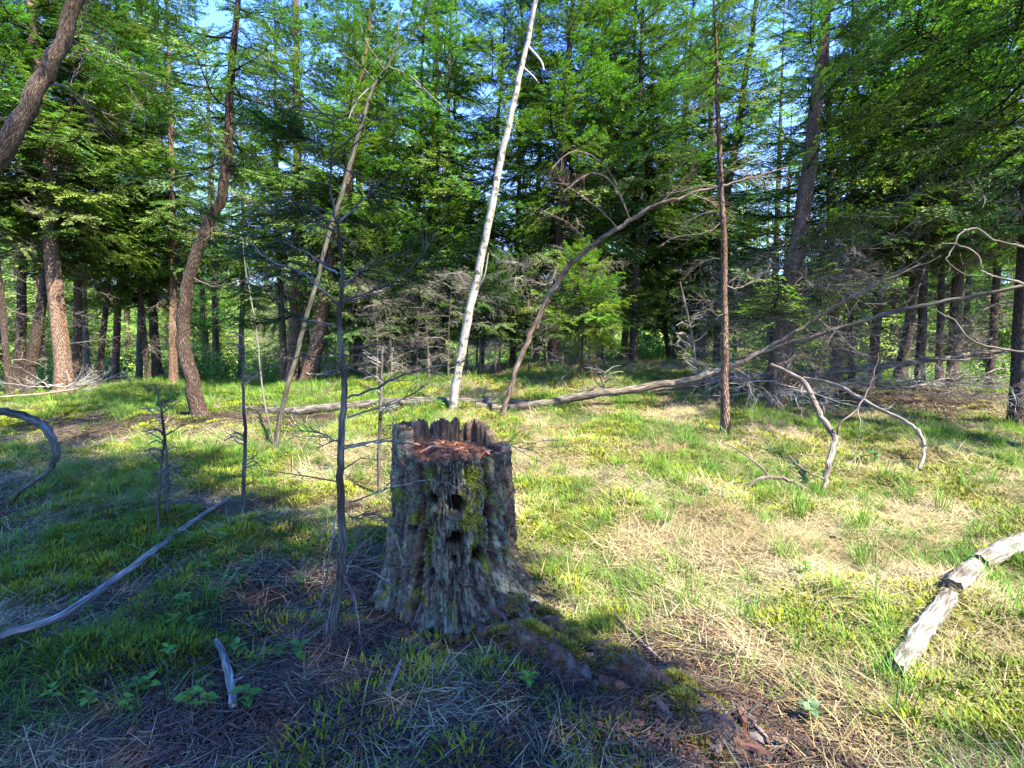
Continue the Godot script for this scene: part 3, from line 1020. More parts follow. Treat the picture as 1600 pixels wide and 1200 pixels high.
# ------------------------------------------------------------------ saplings, logs, sticks
# rows: [px, py, depth, width px]; branches: same; twig tips get dead side twigs
func branching(called: String, label: String, category: String, stem: Array, branches: Array, o: Dictionary, group := "") -> Node3D:
	rng.seed = hash(label)
	var s := line(stem)
	var ws: float = o.get("ws", 1.0)
	for k in s.size(): s[k].w *= ws
	if o.get("ground", true):
		var y := gy(s[0].x, s[0].z)
		s[0].y = y - 0.05
	var at := Vector3(s[0].x, s[0].y, s[0].z)
	var t := thing(called, label, category, at, group)
	var b := Bld.new()
	limb(b, s, o.get("sides", 9), o.get("col", lin(0.14, 0.13, 0.12)), at, o.get("col2", lin(0.26, 0.29, 0.27)), 5, o.get("wob", 0.01))
	part(o.get("stem", "stem"), b.mesh(M[o.get("mat", "wood")]), t)
	for q in o.get("auto", 0):       # slight side shoots all along the stem
		var k := rng.randi_range(0, s.size() - 2)
		var a4: Vector4 = s[k].lerp(s[k + 1], rng.randf())
		var p0 := Vector3(a4.x, a4.y, a4.z) - at
		var az := rng.randf() * TAU
		var dd := Vector3(cos(az), rng.randf_range(-0.25, 0.45), sin(az)) * rng.randf_range(0.15, 0.55)
		var sb := Bld.new()
		var m1 := p0 + dd * 0.5 + Vector3(rng.randf_range(-0.04, 0.04), rng.randf_range(-0.02, 0.05), rng.randf_range(-0.04, 0.04))
		sb.tube([p0, m1, p0 + dd], [0.0045, 0.003, 0.0012], 5, o.get("col", lin(0.14, 0.13, 0.12)))
		for w in 5:
			var f0 := rng.randf_range(0.3, 1.0)
			var q0 := p0.lerp(m1, f0 * 2.0) if f0 < 0.5 else m1.lerp(p0 + dd, f0 * 2.0 - 1.0)
			var e0 := (dd.normalized() + Vector3(rng.randf_range(-1, 1), rng.randf_range(-0.7, 0.7), rng.randf_range(-1, 1))) * rng.randf_range(0.03, 0.13)
			sb.tube([q0, q0 + e0 * 0.5 + Vector3(0, 0.006, 0), q0 + e0], [0.002, 0.0015, 0.0008], 3, o.get("col", lin(0.14, 0.13, 0.12)))
		part("branch", sb.mesh(M.twig), t)
	for br in branches:
		var l := line(br)
		for k in l.size(): l[k].w *= ws * o.get("bw", 1.0)
		var bb := Bld.new()
		limb(bb, l, 5, o.get("col", lin(0.14, 0.13, 0.12)), at, o.get("col2", lin(0.26, 0.29, 0.27)), 4, 0.012)
		# side twigs
		var cv := curve(l, 4)
		for q in o.get("twigs", 6):
			var k := rng.randi_range(2, cv.size() - 2)
			var c: Vector4 = cv[k]
			var p := Vector3(c.x, c.y, c.z) - at
			var nx: Vector4 = cv[k + 1]
			var d := (Vector3(nx.x, nx.y, nx.z) - at - p).normalized()
			var sd := (d + Vector3(rng.randf_range(-1, 1), rng.randf_range(-0.8, 0.7), rng.randf_range(-1, 1)) * 0.9).normalized()
			var L: float = rng.randf_range(0.05, 0.22) * o.get("tl", 1.0)
			bb.tube([p, p + sd * L * 0.5, p + sd * L + Vector3(0, rng.randf_range(-0.2, 0.2), 0) * L], [c.w * 0.5 + 0.0008, 0.0014, 0.0008], 3, o.get("col", lin(0.14, 0.13, 0.12)))
		part("branch", bb.mesh(M.twig), t)
	# needle sprays or leaves
	var sp: int = o.get("sprays", 0)
	if sp:
		var tf := []
		var cl := []
		for q in sp:
			var br: Array = branches[rng.randi() % mini(branches.size(), o.get("spray_branches", 99))]
			var cv := curve(line(br), 4)
			var k := rng.randi_range(3, cv.size() - 1)
			var p := Vector3(cv[k].x, cv[k].y, cv[k].z) - at
			var dd: Vector4 = cv[k] - cv[k - 1]
			tf.append(aimed(p, atan2(dd.z, dd.x) + rng.randf_range(-1.1, 1.1), rng.randf_range(-0.2, 0.5), rng.randf_range(0.15, 0.4) * o.get("ss", 1.0), rng.randf_range(-0.6, 0.6)))
			cl.append(o.get("tint", lin(0.05, 0.1, 0.03)) * rng.randf_range(0.7, 1.3))
		multi("needle_sprays", live[0], tf, cl, t)
	return t

func on_ground(pts: Array, lift := 0.6) -> Array:      # rows [px, py, width px] laid on the ground
	var out := []
	for r in pts:
		var p := G(r[0], r[1])
		var rad: float = r[2] * -p.z / F * 0.5
		out.append(Vector4(p.x, p.y + rad * lift + 0.015, p.z, rad))
	return out

func stick(called: String, label: String, cat: String, runs: Array, col: Color, col2: Color, mt := "wood", sides := 8, wob := 0.008, group := "", pn := "limb") -> Node3D:
	rng.seed = hash(label)
	var first: Array = runs[0]
	var at := Vector3(first[0].x, first[0].y, first[0].z)
	var t := thing(called, label, cat, at, group)
	for k in runs.size():
		var b := Bld.new()
		limb(b, runs[k], sides, col, at, col2, 5, wob)
		part(pn if k == 0 else "side_branch", b.mesh(M[mt]), t)
	return t

# ------------------------------------------------------------------ plants
func leaf_mesh(w: float, fold: float, sd: int) -> ArrayMesh:     # one unit long along x
	rng.seed = sd
	var b := Bld.new()
	var mid := []
	var lf := []
	var rt := []
	for k in 6:
		var t := k / 5.0
		var ww := w * pow(sin(PI * pow(t, 0.75)), 0.8) if k < 5 else 0.0
		mid.append(Vector3(t, 0.12 * sin(t * 2.6) - 0.22 * t * t, 0))
		lf.append(mid[k] + Vector3(0, fold * ww, ww))
		rt.append(mid[k] + Vector3(0, fold * ww, -ww))
	for k in 5:
		b.leafq(mid[k], mid[k + 1], lf[k + 1], lf[k], lin(1, 1, 1))
		b.leafq(mid[k], rt[k], rt[k + 1], mid[k + 1], lin(0.92, 0.95, 0.92))
	return b.mesh(M.leaf)

var leaf_meshes := []
var leaf_mats := []
func plant(label: String, at: Vector3, h: float, n: int, size: float, tone: int, group := "") -> void:
	rng.seed = hash(label) + int(at.x * 1000)
	var t := thing("leafy_seedling", label, "plant", at, group)
	var b := Bld.new()
	var lean := Vector3(rng.randf_range(-0.2, 0.2), 1, rng.randf_range(-0.2, 0.2)) * h
	b.tube([Vector3(0, -0.03, 0), lean * 0.5, lean], [0.003, 0.0025, 0.0015], 4, lin(0.12, 0.16, 0.06))
	part("stem", b.mesh(M.twig), t)
	for k in n:
		var f := lerpf(0.45, 1.0, (k + 0.5) / n)
		var x: Transform3D = aimed(lean * f, k * 2.4 + rng.randf(), rng.randf_range(-0.1, 0.55), size * rng.randf_range(0.7, 1.15), rng.randf_range(-0.4, 0.4))
		var o := part("leaf", leaf_meshes[rng.randi() % 3], t, x)
		o.material_override = leaf_mats[tone]

# ------------------------------------------------------------------ far woods
func whole_tree(sd: int, H: float, c0: float, bl: float, n: int) -> ArrayMesh:
	rng.seed = sd
	var nb := Bld.new()
	var wb := Bld.new()
	wb.tube([Vector3(0, -1, 0), Vector3(0, 0.3, 0), Vector3(0.1, H * 0.5, 0), Vector3(0, H, 0.1)], [0.3, 0.2, 0.13, 0.02], 7, lin(0.13, 0.1, 0.085), 0.1, n_fine, lin(0.2, 0.18, 0.16))
	for k in n:
		var u := (k + rng.randf()) / n
		var s := lerpf(c0, H * 0.99, pow(u, 1.1))
		var f := (s - c0) / (H - c0)
		var x := aimed(Vector3(0.1 * sin(s / H * PI), s, 0), k * 2.4 + rng.randf(), lerpf(-0.3, 0.5, f) + rng.randf_range(-0.2, 0.2), bl * (0.2 + 0.9 * pow(1 - f, 0.75)) * rng.randf_range(0.6, 1.15), rng.randf_range(-0.4, 0.4))
		var br: Array = live_low[rng.randi() % 2]
		nb.put(br[0], x)
	var m := ArrayMesh.new()
	# the needle colours of a copy also tint its trunk, so both surfaces are near grey
	for k in nb.c.size(): nb.c[k] = nb.c[k] * lin(0.14, 0.22, 0.055)
	nb.surface(m, M.needles); wb.surface(m, M.bark)
	return m

func make_far_woods() -> void:
	var ms := [whole_tree(301, 17.0, 2.2, 2.6, 95), whole_tree(302, 20.0, 3.5, 2.8, 105), whole_tree(303, 9.0, 0.8, 1.9, 70)]
	rng.seed = 44
	for w in 3:
		var tf := []
		var cl := []
		var tries: int = [75, 75, 130][w]
		for k in tries:
			var d := rng.randf_range(21.0, 84.0)
			var x := rng.randf_range(-1.35, 1.35) * d
			var sc := rng.randf_range(0.75, 1.2)
			tf.append(Transform3D(Basis(Vector3.UP, rng.randf() * TAU).scaled(Vector3(sc, sc, sc)), on(x, -d)))
			var g := rng.randf_range(0.8, 1.7)
			cl.append(Color(g * rng.randf_range(0.9, 1.2), g, g * rng.randf_range(0.8, 1.2)))
		var o := multi("distant_forest", ms[w], tf, cl, self)
		tag(o, "distant conifer forest closing the view behind the knoll", "forest", "distant conifer forest", "stuff")
	# brush under the far trees
	var b := Bld.new()
	for k in 260:
		var a := rng.randf() * TAU
		var e := pow(rng.randf(), 0.6)
		var q := Vector3(cos(a) * e * 0.6, rng.randf_range(0.05, 1.0) * (1.1 - e * 0.5), sin(a) * e * 0.6)
		var d := Vector3(rng.randf_range(-1, 1), rng.randf_range(-0.3, 0.7), rng.randf_range(-1, 1)).normalized() * 0.07
		var wd := d.cross(Vector3(rng.randf_range(-1, 1), 1, rng.randf_range(-1, 1))).normalized() * 0.025
		b.leafq(q - d, q + wd, q + d, q - wd, lin(1, 1, 1) * rng.randf_range(0.7, 1.3))
	for k in 9:
		var a := rng.randf() * TAU
		b.tube([Vector3(0, -0.1, 0), Vector3(cos(a) * 0.2, 0.5, sin(a) * 0.2), Vector3(cos(a) * 0.5, 0.95, sin(a) * 0.5)], [0.012, 0.008, 0.003], 3, lin(0.6, 0.5, 0.6))
	var bm := b.mesh(M.leaf)
	var tf := []
	var cl := []
	for k in 700:
		var d := rng.randf_range(17.0, 46.0)
		var x := rng.randf_range(-1.3, 1.3) * d
		if absf(x - 2.0) < 5.0 and d < 18.5: continue
		var sc := rng.randf_range(0.6, 1.7)
		tf.append(Transform3D(Basis(Vector3.UP, rng.randf() * TAU).scaled(Vector3(sc, sc * rng.randf_range(0.6, 1.1), sc)), on(x, -d)))
		cl.append(lin(0.16, 0.27, 0.055) * rng.randf_range(0.6, 1.4))
	tag(multi("undergrowth", bm, tf, cl, self), "light green leafy undergrowth among the distant trunks", "undergrowth", "", "stuff")

# ------------------------------------------------------------------ trees in the photograph
func seen_tree(r: Array) -> void:
	# [px base, depth, px top, py top, width px, crown start py, dead count, tone, label, options]
	var d: float = r[1]
	var x: float = (r[0] - 800.0) / F * d
	var base := on(x, -d)
	var top := P(r[2], r[3], d)
	var pts := [base]
	var o: Dictionary = r[9] if r.size() > 9 else {}
	for q in o.get("via", []): pts.append(P(q[0], q[1], d))
	pts.append(top)
	var tone: int = r[7]
	o = o.duplicate()
	o.r = r[4] * d / F * 0.5
	o.c = maxf(P(800, minf(r[5] + (75.0 if r[0] > 540 else 15.0), 520.0), d).y - base.y, 0.6)
	o.dn = int(r[6] * 2.2) if r[0] > 1000 else int(r[6] * 1.4)
	if r[0] > 1150: o.dl = 1.8
	o.bark = [lin(0.2, 0.15, 0.115), lin(0.3, 0.2, 0.145), lin(0.13, 0.1, 0.085), lin(0.3, 0.29, 0.27)][tone]
	o.bark2 = [lin(0.26, 0.23, 0.2), lin(0.42, 0.33, 0.27), lin(0.17, 0.16, 0.14), lin(0.42, 0.42, 0.4)][tone]
	if not o.has("H"): o.H = 12.0 + fmod(absf(x) * 3.7 + d, 5.0)
	conifer("conifer_tree", r[8], "tree", pts, o, "conifers of the wood")

func make_trees() -> void:
	var pale := {"tint": lin(0.075, 0.13, 0.04)}
	var rows := [
		[14, 12.0, 3, 470, 9, 330, 10, 2, "slim dark tree nearest the left edge, leaning left"],
		[28, 13.0, 36, 400, 14, 380, 8, 2, "dark upright trunk of the V shaped pair on the left"],
		[40, 12.6, 78, 380, 15, 330, 8, 2, "dark trunk leaning right across its pair on the left"],
		[98, 12.4, 76, 300, 23, 300, 14, 1, "thick sunlit reddish trunk with brush piled at its foot on the left"],
		[120, 14.0, 121, 380, 13, 400, 12, 0, "straight grey trunk right of the thick reddish one"],
		[136, 16.0, 130, 430, 9, 400, 8, 3, "pale slender trunk just right of the straight grey one"],
		[152, 14.5, 172, 410, 9, 390, 10, 2, "thin dark trunk leaning right in the left background"],
		[177, 17.0, 184, 500, 11, 440, 9, 1, "reddish trunk behind the thin leaning one on the left"],
		[216, 18.0, 219, 500, 9, 450, 9, 3, "pale grey trunk in the left background above the sunlit grass"],
		[231, 15.5, 219, 440, 8, 420, 14, 2, "thin dark trunk leaning slightly left above the sunlit grass"],
		[246, 17.0, 240, 500, 14, 450, 10, 2, "stout dark trunk left of the reddish straight one"],
		[270, 15.0, 271, 400, 12, 400, 12, 1, "straight reddish trunk just left of the bent tree"],
		[375, 20.0, 379, 450, 9, 440, 12, 3, "pale trunk in the gap right of the bent tree"],
		[444, 15.0, 440, 490, 11, 430, 10, 1, "narrower companion at the left of the pale thick trunk"],
		[457, 14.5, 464, 320, 20, 380, 14, 1, "pale thick sunlit trunk left of the foreground sapling"],
		[481, 14.0, 508, 470, 24, 400, 12, 1, "thick sunlit trunk leaning right beside the foreground sapling"],
		[556, 15.0, 554, 480, 8, 430, 26, 2, "slim dark trunk in the grey thicket right of the sapling"],
		[603, 16.0, 601, 460, 8, 400, 30, 3, "pale slim trunk in the middle of the grey thicket"],
		[640, 15.0, 650, 420, 9, 400, 30, 0, "brown trunk at the right of the grey thicket"],
		[690, 14.5, 697, 330, 10, 370, 24, 1, "reddish trunk left of the white birch"],
		[672, 16.5, 686, 500, 8, 440, 20, 1, "thin reddish trunk leaning right left of the birch"],
		[752, 14.0, 764, 420, 8, 420, 30, 2, "slender dark trunk right behind the white birch"],
		[800, 14.0, 806, 400, 9, 450, 30, 2, "dark trunk between the birch and the bowed dead tree"],
		[838, 14.5, 841, 330, 10, 470, 26, 2, "dark trunk left of the bright young fir"],
		[864, 13.0, 873, 380, 17, 330, 26, 2, "stout dark trunk behind the bright young fir"],
		[900, 15.0, 890, 150, 10, 420, 24, 1, "tall trunk with orange bark above the young fir"],
		[937, 14.0, 936, 300, 11, 410, 16, 2, "dark trunk right of the bright young fir"],
		[975, 15.0, 988, 340, 11, 350, 10, 1, "grey and red trunk standing before a sky gap"],
		[989, 13.6, 1003, 90, 13, 270, 12, 2, "tall dark trunk reaching the top right of centre"],
		[1047, 15.0, 1032, 460, 8, 420, 9, 2, "slim dark trunk leaning left beside its twin"],
		[1052, 15.2, 1061, 440, 8, 420, 9, 0, "slim trunk leaning right beside its dark twin"],
		[1090, 14.0, 1118, 420, 15, 390, 10, 0, "grey trunk leaning right behind the slender pine"],
		[1119, 16.0, 1122, 440, 11, 400, 10, 2, "dark trunk hidden close behind the slender pine"],
		[1212, 9.2, 1255, 330, 32, 430, 40, 1, "massive fir with ragged bark and sweeping limbs on the right", {"H": 12.0, "n": 84, "bl": 1.9, "via": [[1240, 420]], "lift": 0.25}],
		[1306, 13.0, 1300, 420, 18, 380, 12, 1, "dark brown trunk right of the massive fir"],
		[1331, 15.0, 1329, 480, 9, 380, 12, 2, "slim trunk right of the dark brown one"],
		[1366, 14.0, 1371, 480, 15, 330, 14, 0, "mossy trunk under the slanting pole on the right"],
		[1404, 16.0, 1421, 500, 16, 330, 12, 2, "bluish grey trunk leaning right in the shade"],
		[1437, 12.0, 1449, 330, 13, 300, 14, 2, "straight dark trunk crossed by the slanting pole", {"bl": 2.8}],
		[1469, 14.5, 1471, 400, 11, 330, 12, 2, "thin dark trunk right of the straight dark one"],
		[1489, 13.5, 1502, 380, 17, 300, 14, 0, "grey trunk leaning right near the right edge", {"bl": 2.8}],
		[1545, 12.0, 1560, 420, 12, 260, 16, 2, "dark tree with low boughs near the right edge", {"bl": 3.0}],
		[1592, 8.2, 1600, 420, 21, 240, 12, 2, "dark trunk cut by the right edge above the moss", {"bl": 2.6}],
	]
	for r in rows: seen_tree(r)
	# the bent tree
	conifer("bent_tree", "dark bent tree curving up from the trail with a forked top", "tree", [on(-5.6, -8.7), P(302, 600, 8.7), P(288, 540, 8.7), P(287, 490, 8.7), P(303, 410, 8.7), P(330, 340, 8.7), P(350, 290, 8.7), P(358, 180, 8.7), P(366, 60, 8.7)],
		{"H": 11.0, "r": 0.125, "c": 4.6, "n": 56, "bl": 1.9, "bark": lin(0.12, 0.09, 0.075), "bark2": lin(0.17, 0.14, 0.125), "dn": 12, "dc": 2.4, "per": 4, "tint": lin(0.1, 0.18, 0.05)})
	# the tree that leans in at the upper left
	conifer("leaning_tree", "thick trunk leaning in at the upper left corner", "tree", [P(-330, 780, 5.6), P(-150, 470, 5.6), P(0, 235, 5.6), P(58, 140, 5.6), P(96, 66, 5.6)],
		{"H": 10.0, "r": 0.17, "c": 7.4, "n": 22, "bl": 1.6, "bark": lin(0.24, 0.19, 0.17), "bark2": lin(0.33, 0.28, 0.26), "dn": 12, "dc": 3.0, "dl": 1.6})
	# slender pine
	conifer("slender_pine", "slender reddish brown pine trunk rising from the moss right of centre", "tree", [on(3.05, -6.9), P(1132, 560, 6.9), P(1131, 400, 6.9), P(1124, 240, 6.9), P(1119, 80, 6.9)],
		{"H": 7.4, "r": 0.06, "c": 4.7, "n": 40, "bl": 0.9, "bark": lin(0.24, 0.15, 0.11), "bark2": lin(0.3, 0.24, 0.2), "dn": 26, "dc": 1.0, "dl": 0.85, "sides": 10})
	# white birch: a leaning bare trunk
	var bt := thing("white_birch", "white birch trunk leaning right behind the stump", "birch", on(-1.1, -8.9))
	var bl := line([[706, 640, 8.9, 13], [714, 590, 8.9, 13], [727, 520, 8.9, 13], [746, 430, 8.9, 12], [767, 330, 8.8, 11], [787, 230, 8.8, 10], [807, 140, 8.8, 8.5], [824, 66, 8.8, 7.5], [842, -20, 8.7, 7], [865, -120, 8.7, 5]])
	bl[0] = Vector4(bt.position.x, bt.position.y - 0.1, bt.position.z, 0.085)
	var b := Bld.new()
	limb(b, bl, 14, lin(0.37, 0.37, 0.36), bt.position, lin(0.27, 0.265, 0.25), 5, 0.02)
	part("trunk", b.mesh(M.birch), bt)
	for r in [[[747, 450, 8.9, 3], [757, 430, 8.8, 2.5], [763, 395, 8.7, 1.5]], [[748, 430, 8.9, 3], [735, 470, 9.0, 2], [730, 520, 9.0, 1.5]], [[823, 70, 8.8, 4], [845, 95, 8.7, 3], [850, 110, 8.6, 1.5]], [[817, 105, 8.8, 3], [832, 118, 8.7, 2], [842, 130, 8.7, 1]]]:
		b = Bld.new()
		limb(b, line(r), 5, lin(0.3, 0.28, 0.25), bt.position)
		part("branch", b.mesh(M.twig), bt)
	# young firs, sunlit
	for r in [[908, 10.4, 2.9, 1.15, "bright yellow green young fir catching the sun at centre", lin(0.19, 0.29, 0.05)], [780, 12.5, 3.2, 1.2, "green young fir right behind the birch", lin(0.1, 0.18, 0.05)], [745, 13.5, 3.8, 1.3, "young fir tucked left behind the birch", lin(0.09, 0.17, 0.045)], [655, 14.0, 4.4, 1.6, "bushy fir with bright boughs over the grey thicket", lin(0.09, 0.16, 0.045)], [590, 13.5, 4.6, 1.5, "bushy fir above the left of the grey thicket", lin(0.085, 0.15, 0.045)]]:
		var x: float = (r[0] - 800.0) / F * r[1]
		var base := on(x, -r[1])
		conifer("young_fir", r[4], "tree", [base, base + Vector3(0.03, r[2] * 0.5, 0), base + Vector3(0, r[2], 0)], {"H": r[2], "r": 0.035, "c": r[2] * 0.36, "n": 90, "bl": r[3], "tint": r[5], "dn": 26, "dc": 0.3, "dl": 0.9, "sides": 8}, "young firs under the trees")
	# the grey thicket of dead saplings
	rng.seed = 61
	var names := ["left edge of the grey thicket", "left part of the grey thicket by a dark trunk", "grey thicket left of its pale slim trunk", "grey thicket right of its pale slim trunk", "grey thicket before the brown trunk", "right edge of the grey thicket", "gap left of the birch foot", "gap close behind the birch", "right of the birch foot", "left of the bowed tree's foot", "behind the bowed tree's foot", "right of the bowed tree's foot", "below the bright young fir on its left", "straight below the bright young fir", "below the bright young fir on its right", "right of the dark trunk by the young fir"]
	var at_px := [572, 588, 612, 628, 652, 670, 700, 728, 752, 774, 806, 826, 856, 878, 898, 920]
	for k in 16:
		var d2 := rng.randf_range(11.8, 13.8)
		var bx: float = (at_px[k] - 800.0) / F * d2
		var bs := on(bx, -d2)
		var hh := rng.randf_range(1.9, 3.1)
		conifer("dead_sapling", "pale dead sapling with grey twigs, " + names[k], "dead sapling", [bs, bs + Vector3(rng.randf_range(-0.1, 0.1), hh * 0.5, 0), bs + Vector3(rng.randf_range(-0.25, 0.25), hh, 0)], {"H": hh, "r": 0.028, "c": hh * 0.9, "n": 2, "bl": 0.4, "dn": 34, "dc": 0.25, "dl": 0.75, "sides": 6, "bark": lin(0.22, 0.2, 0.175), "bark2": lin(0.3, 0.285, 0.26), "dtint": lin(0.2, 0.185, 0.16)}, "dead saplings in the grey thicket")
	# trees beside and behind the viewer, whose crowns shade the near ground
	for r in [[4.9, 2.9, 8.0, 17.0, "tall fir beside the viewer shading the stump"], [5.7, 4.8, 7.0, 17.0, "tall fir behind the viewer on the right shading the litter"], [1.6, 5.2, 7.0, 17.0, "tall fir behind the viewer shading the near twigs"], [-0.6, 3.4, 8.0, 17.0, "tall fir behind the viewer shading the left foreground"], [-4.3, 1.2, 5.0, 15.0, "tall fir close on the left of the viewer"], [1.9, 0.9, 8.2, 16.0, "tall high crowned fir beside the viewer shading the bare seedlings"], [9.5, -4.5, 5.2, 14.0, "fir off to the right throwing shade over the fallen pole"]]:
		var base := on(r[0], r[1])
		conifer("conifer_tree", r[4], "tree", [base, base + Vector3(0.1, 6, 0), base + Vector3(0, 12, 0.1)], {"H": r[3], "r": 0.2, "c": r[2], "n": 30 if r[0] > 9.0 else 100, "bl": 2.3})

func make_woody_things() -> void:
	# foreground sapling
	branching("bare_sapling", "thin lichened sapling with bare twigs standing left of the stump", "sapling",
		[[519, 1010, 2.5, 27], [528, 930, 2.5, 25], [535, 850, 2.5, 24], [531, 760, 2.5, 21], [534, 690, 2.5, 19], [538, 610, 2.5, 17], [532, 550, 2.5, 14], [531, 480, 2.5, 12], [535, 420, 2.5, 10], [528, 360, 2.5, 8], [517, 300, 2.5, 6], [519, 230, 2.5, 4], [522, 170, 2.5, 3]],
		[[[527, 475, 2.5, 8], [490, 440, 2.42, 6], [460, 420, 2.4, 5], [425, 408, 2.36, 4], [398, 385, 2.3, 3], [378, 355, 2.3, 2]],
		[[529, 428, 2.5, 7], [500, 410, 2.6, 5], [478, 394, 2.65, 4], [450, 380, 2.7, 3], [420, 358, 2.7, 2]],
		[[530, 512, 2.5, 6], [500, 503, 2.45, 5], [465, 497, 2.4, 4], [440, 480, 2.4, 3.5], [428, 455, 2.4, 3], [412, 425, 2.4, 2]],
		[[535, 470, 2.5, 8], [580, 455, 2.4, 6], [620, 437, 2.36, 5], [650, 412, 2.3, 4], [670, 378, 2.3, 2]],
		[[535, 450, 2.5, 6], [560, 425, 2.6, 4], [590, 408, 2.66, 3], [620, 398, 2.7, 2]],
		[[528, 360, 2.5, 5], [498, 335, 2.4, 4], [470, 322, 2.36, 3], [440, 318, 2.3, 2]],
		[[526, 350, 2.5, 5], [555, 325, 2.6, 4], [580, 300, 2.66, 2]],
		[[519, 240, 2.5, 4], [500, 222, 2.5, 3], [470, 215, 2.4, 1.5]],
		[[543, 622, 2.5, 7], [580, 610, 2.4, 6], [620, 590, 2.3, 5], [660, 576, 2.25, 4], [700, 570, 2.2, 3], [735, 563, 2.2, 2]],
		[[543, 652, 2.5, 6], [590, 636, 2.6, 5], [630, 624, 2.66, 4], [662, 604, 2.7, 2]],
		[[536, 702, 2.5, 7], [570, 692, 2.4, 6], [612, 690, 2.36, 5], [655, 695, 2.3, 4], [692, 685, 2.3, 3.5], [760, 695, 2.26, 3], [800, 697, 2.2, 2], [835, 702, 2.2, 1.5]],
		[[545, 785, 2.5, 5], [600, 765, 2.4, 4], [650, 752, 2.36, 3.5], [700, 755, 2.3, 3], [737, 776, 2.3, 1.5]],
		[[545, 808, 2.5, 5], [590, 803, 2.45, 4], [612, 830, 2.4, 3], [630, 880, 2.4, 2]],
		[[540, 885, 2.5, 6], [570, 890, 2.4, 5], [610, 915, 2.3, 4.5], [636, 955, 2.25, 3], [645, 990, 2.2, 2]],
		[[535, 895, 2.5, 6], [550, 925, 2.4, 5], [560, 965, 2.35, 4], [563, 1008, 2.3, 2.5]],
		[[524, 805, 2.5, 5], [513, 880, 2.4, 5], [503, 940, 2.35, 4], [470, 985, 2.3, 3], [452, 1020, 2.3, 2]],
		[[528, 690, 2.5, 4], [500, 677, 2.5, 3], [470, 672, 2.4, 2]],
		[[530, 900, 2.5, 4], [516, 950, 2.4, 4], [508, 1010, 2.3, 2.5]],
		[[541, 800, 2.5, 3], [560, 815, 2.4, 2], [566, 835, 2.4, 1]]],
		{"twigs": 20, "tl": 1.4, "auto": 34, "sprays": 60, "spray_branches": 8, "ws": 0.56, "ss": 0.8, "col": lin(0.075, 0.07, 0.065), "col2": lin(0.17, 0.19, 0.175), "tint": lin(0.06, 0.115, 0.03), "wob": 0.014})
	# leaning grey alder with broad leaves at the top
	var al := branching("leaning_alder", "slim grey leaning sapling with round leaves at its top", "sapling",
		[[432, 704, 6.7, 16], [438, 650, 6.7, 13], [462, 560, 6.7, 12], [480, 490, 6.7, 12], [498, 430, 6.7, 11], [511, 375, 6.7, 11], [533, 305, 6.7, 11], [549, 250, 6.7, 11], [566, 190, 6.7, 9], [584, 135, 6.7, 8], [605, 105, 6.7, 6], [618, 70, 6.7, 5], [626, 15, 6.7, 4]],
		[[[586, 130, 6.7, 5], [560, 155, 6.6, 4], [545, 185, 6.5, 3]], [[608, 104, 6.7, 4], [640, 118, 6.6, 3.5], [672, 148, 6.5, 3], [690, 165, 6.4, 2]], [[584, 125, 6.7, 4], [560, 100, 6.6, 3], [520, 75, 6.5, 2]], [[615, 80, 6.7, 3], [640, 60, 6.6, 2.5], [660, 30, 6.5, 1.5]], [[600, 108, 6.7, 4], [575, 70, 6.6, 3], [560, 30, 6.5, 2]],
		[[429, 695, 6.7, 6], [415, 640, 6.6, 5], [405, 560, 6.6, 4], [398, 500, 6.6, 4], [385, 430, 6.6, 3], [378, 370, 6.6, 2]]],
		{"twigs": 7, "ws": 0.58, "col": lin(0.085, 0.085, 0.07), "col2": lin(0.13, 0.13, 0.11), "tl": 2.0})
	rng.seed = 71
	for k in 170:
		var p := P(rng.randf_range(480, 690), rng.randf_range(-20, 135), rng.randf_range(6.2, 7.0)) - al.position
		var o := part("leaf", leaf_meshes[rng.randi() % 3], al, aimed(p, rng.randf() * TAU, rng.randf_range(-0.9, 0.3), rng.randf_range(0.05, 0.09), rng.randf_range(-0.5, 0.5), 1.25))
		o.material_override = leaf_mats[2]
	# bowed dead tree
	branching("bowed_dead_tree", "thin dead tree bowing right from behind the stump", "dead tree",
		[[781, 656, 8.3, 9], [798, 605, 8.3, 8], [818, 545, 8.3, 8], [848, 482, 8.3, 8], [872, 438, 8.2, 9], [900, 405, 8.1, 8], [938, 374, 8.0, 7], [975, 350, 7.9, 7], [1010, 328, 7.8, 6], [1060, 309, 7.7, 5], [1115, 294, 7.6, 4], [1170, 280, 7.5, 4], [1230, 262, 7.5, 2]],
		[[[965, 357, 7.9, 4], [940, 330, 7.8, 3], [900, 300, 7.7, 3], [872, 280, 7.7, 2]], [[985, 345, 7.9, 4], [960, 290, 7.8, 3], [925, 270, 7.7, 2.5], [880, 300, 7.6, 2]], [[1030, 320, 7.8, 3], [1060, 290, 7.7, 3], [1085, 265, 7.6, 2]], [[925, 385, 8.0, 3], [890, 350, 7.9, 2.5], [850, 330, 7.8, 1.5]], [[985, 345, 7.9, 3], [950, 265, 7.8, 3], [900, 235, 7.7, 2], [862, 262, 7.6, 1.5]], [[1080, 303, 7.6, 3], [1120, 320, 7.6, 2], [1150, 345, 7.6, 1]]],
		{"twigs": 26, "tl": 2.2, "bw": 0.5, "col": lin(0.13, 0.09, 0.07), "col2": lin(0.22, 0.19, 0.165), "wob": 0.04})
	# the two big fallen trunks
	var g1 := line([[335, 643, 9.4, 10], [450, 645, 9.4, 14], [560, 642, 9.4, 16], [650, 640, 9.3, 15], [740, 633, 9.2, 13], [830, 628, 9.1, 11]])
	for k in g1.size(): g1[k].y = gy(g1[k].x, g1[k].z) + g1[k].w * 0.7
	stick("fallen_log", "grey fallen log lying in the grass from the bent tree to the birch", "log", [g1], lin(0.11, 0.098, 0.087), lin(0.18, 0.168, 0.153), "wood", 12, 0.02)
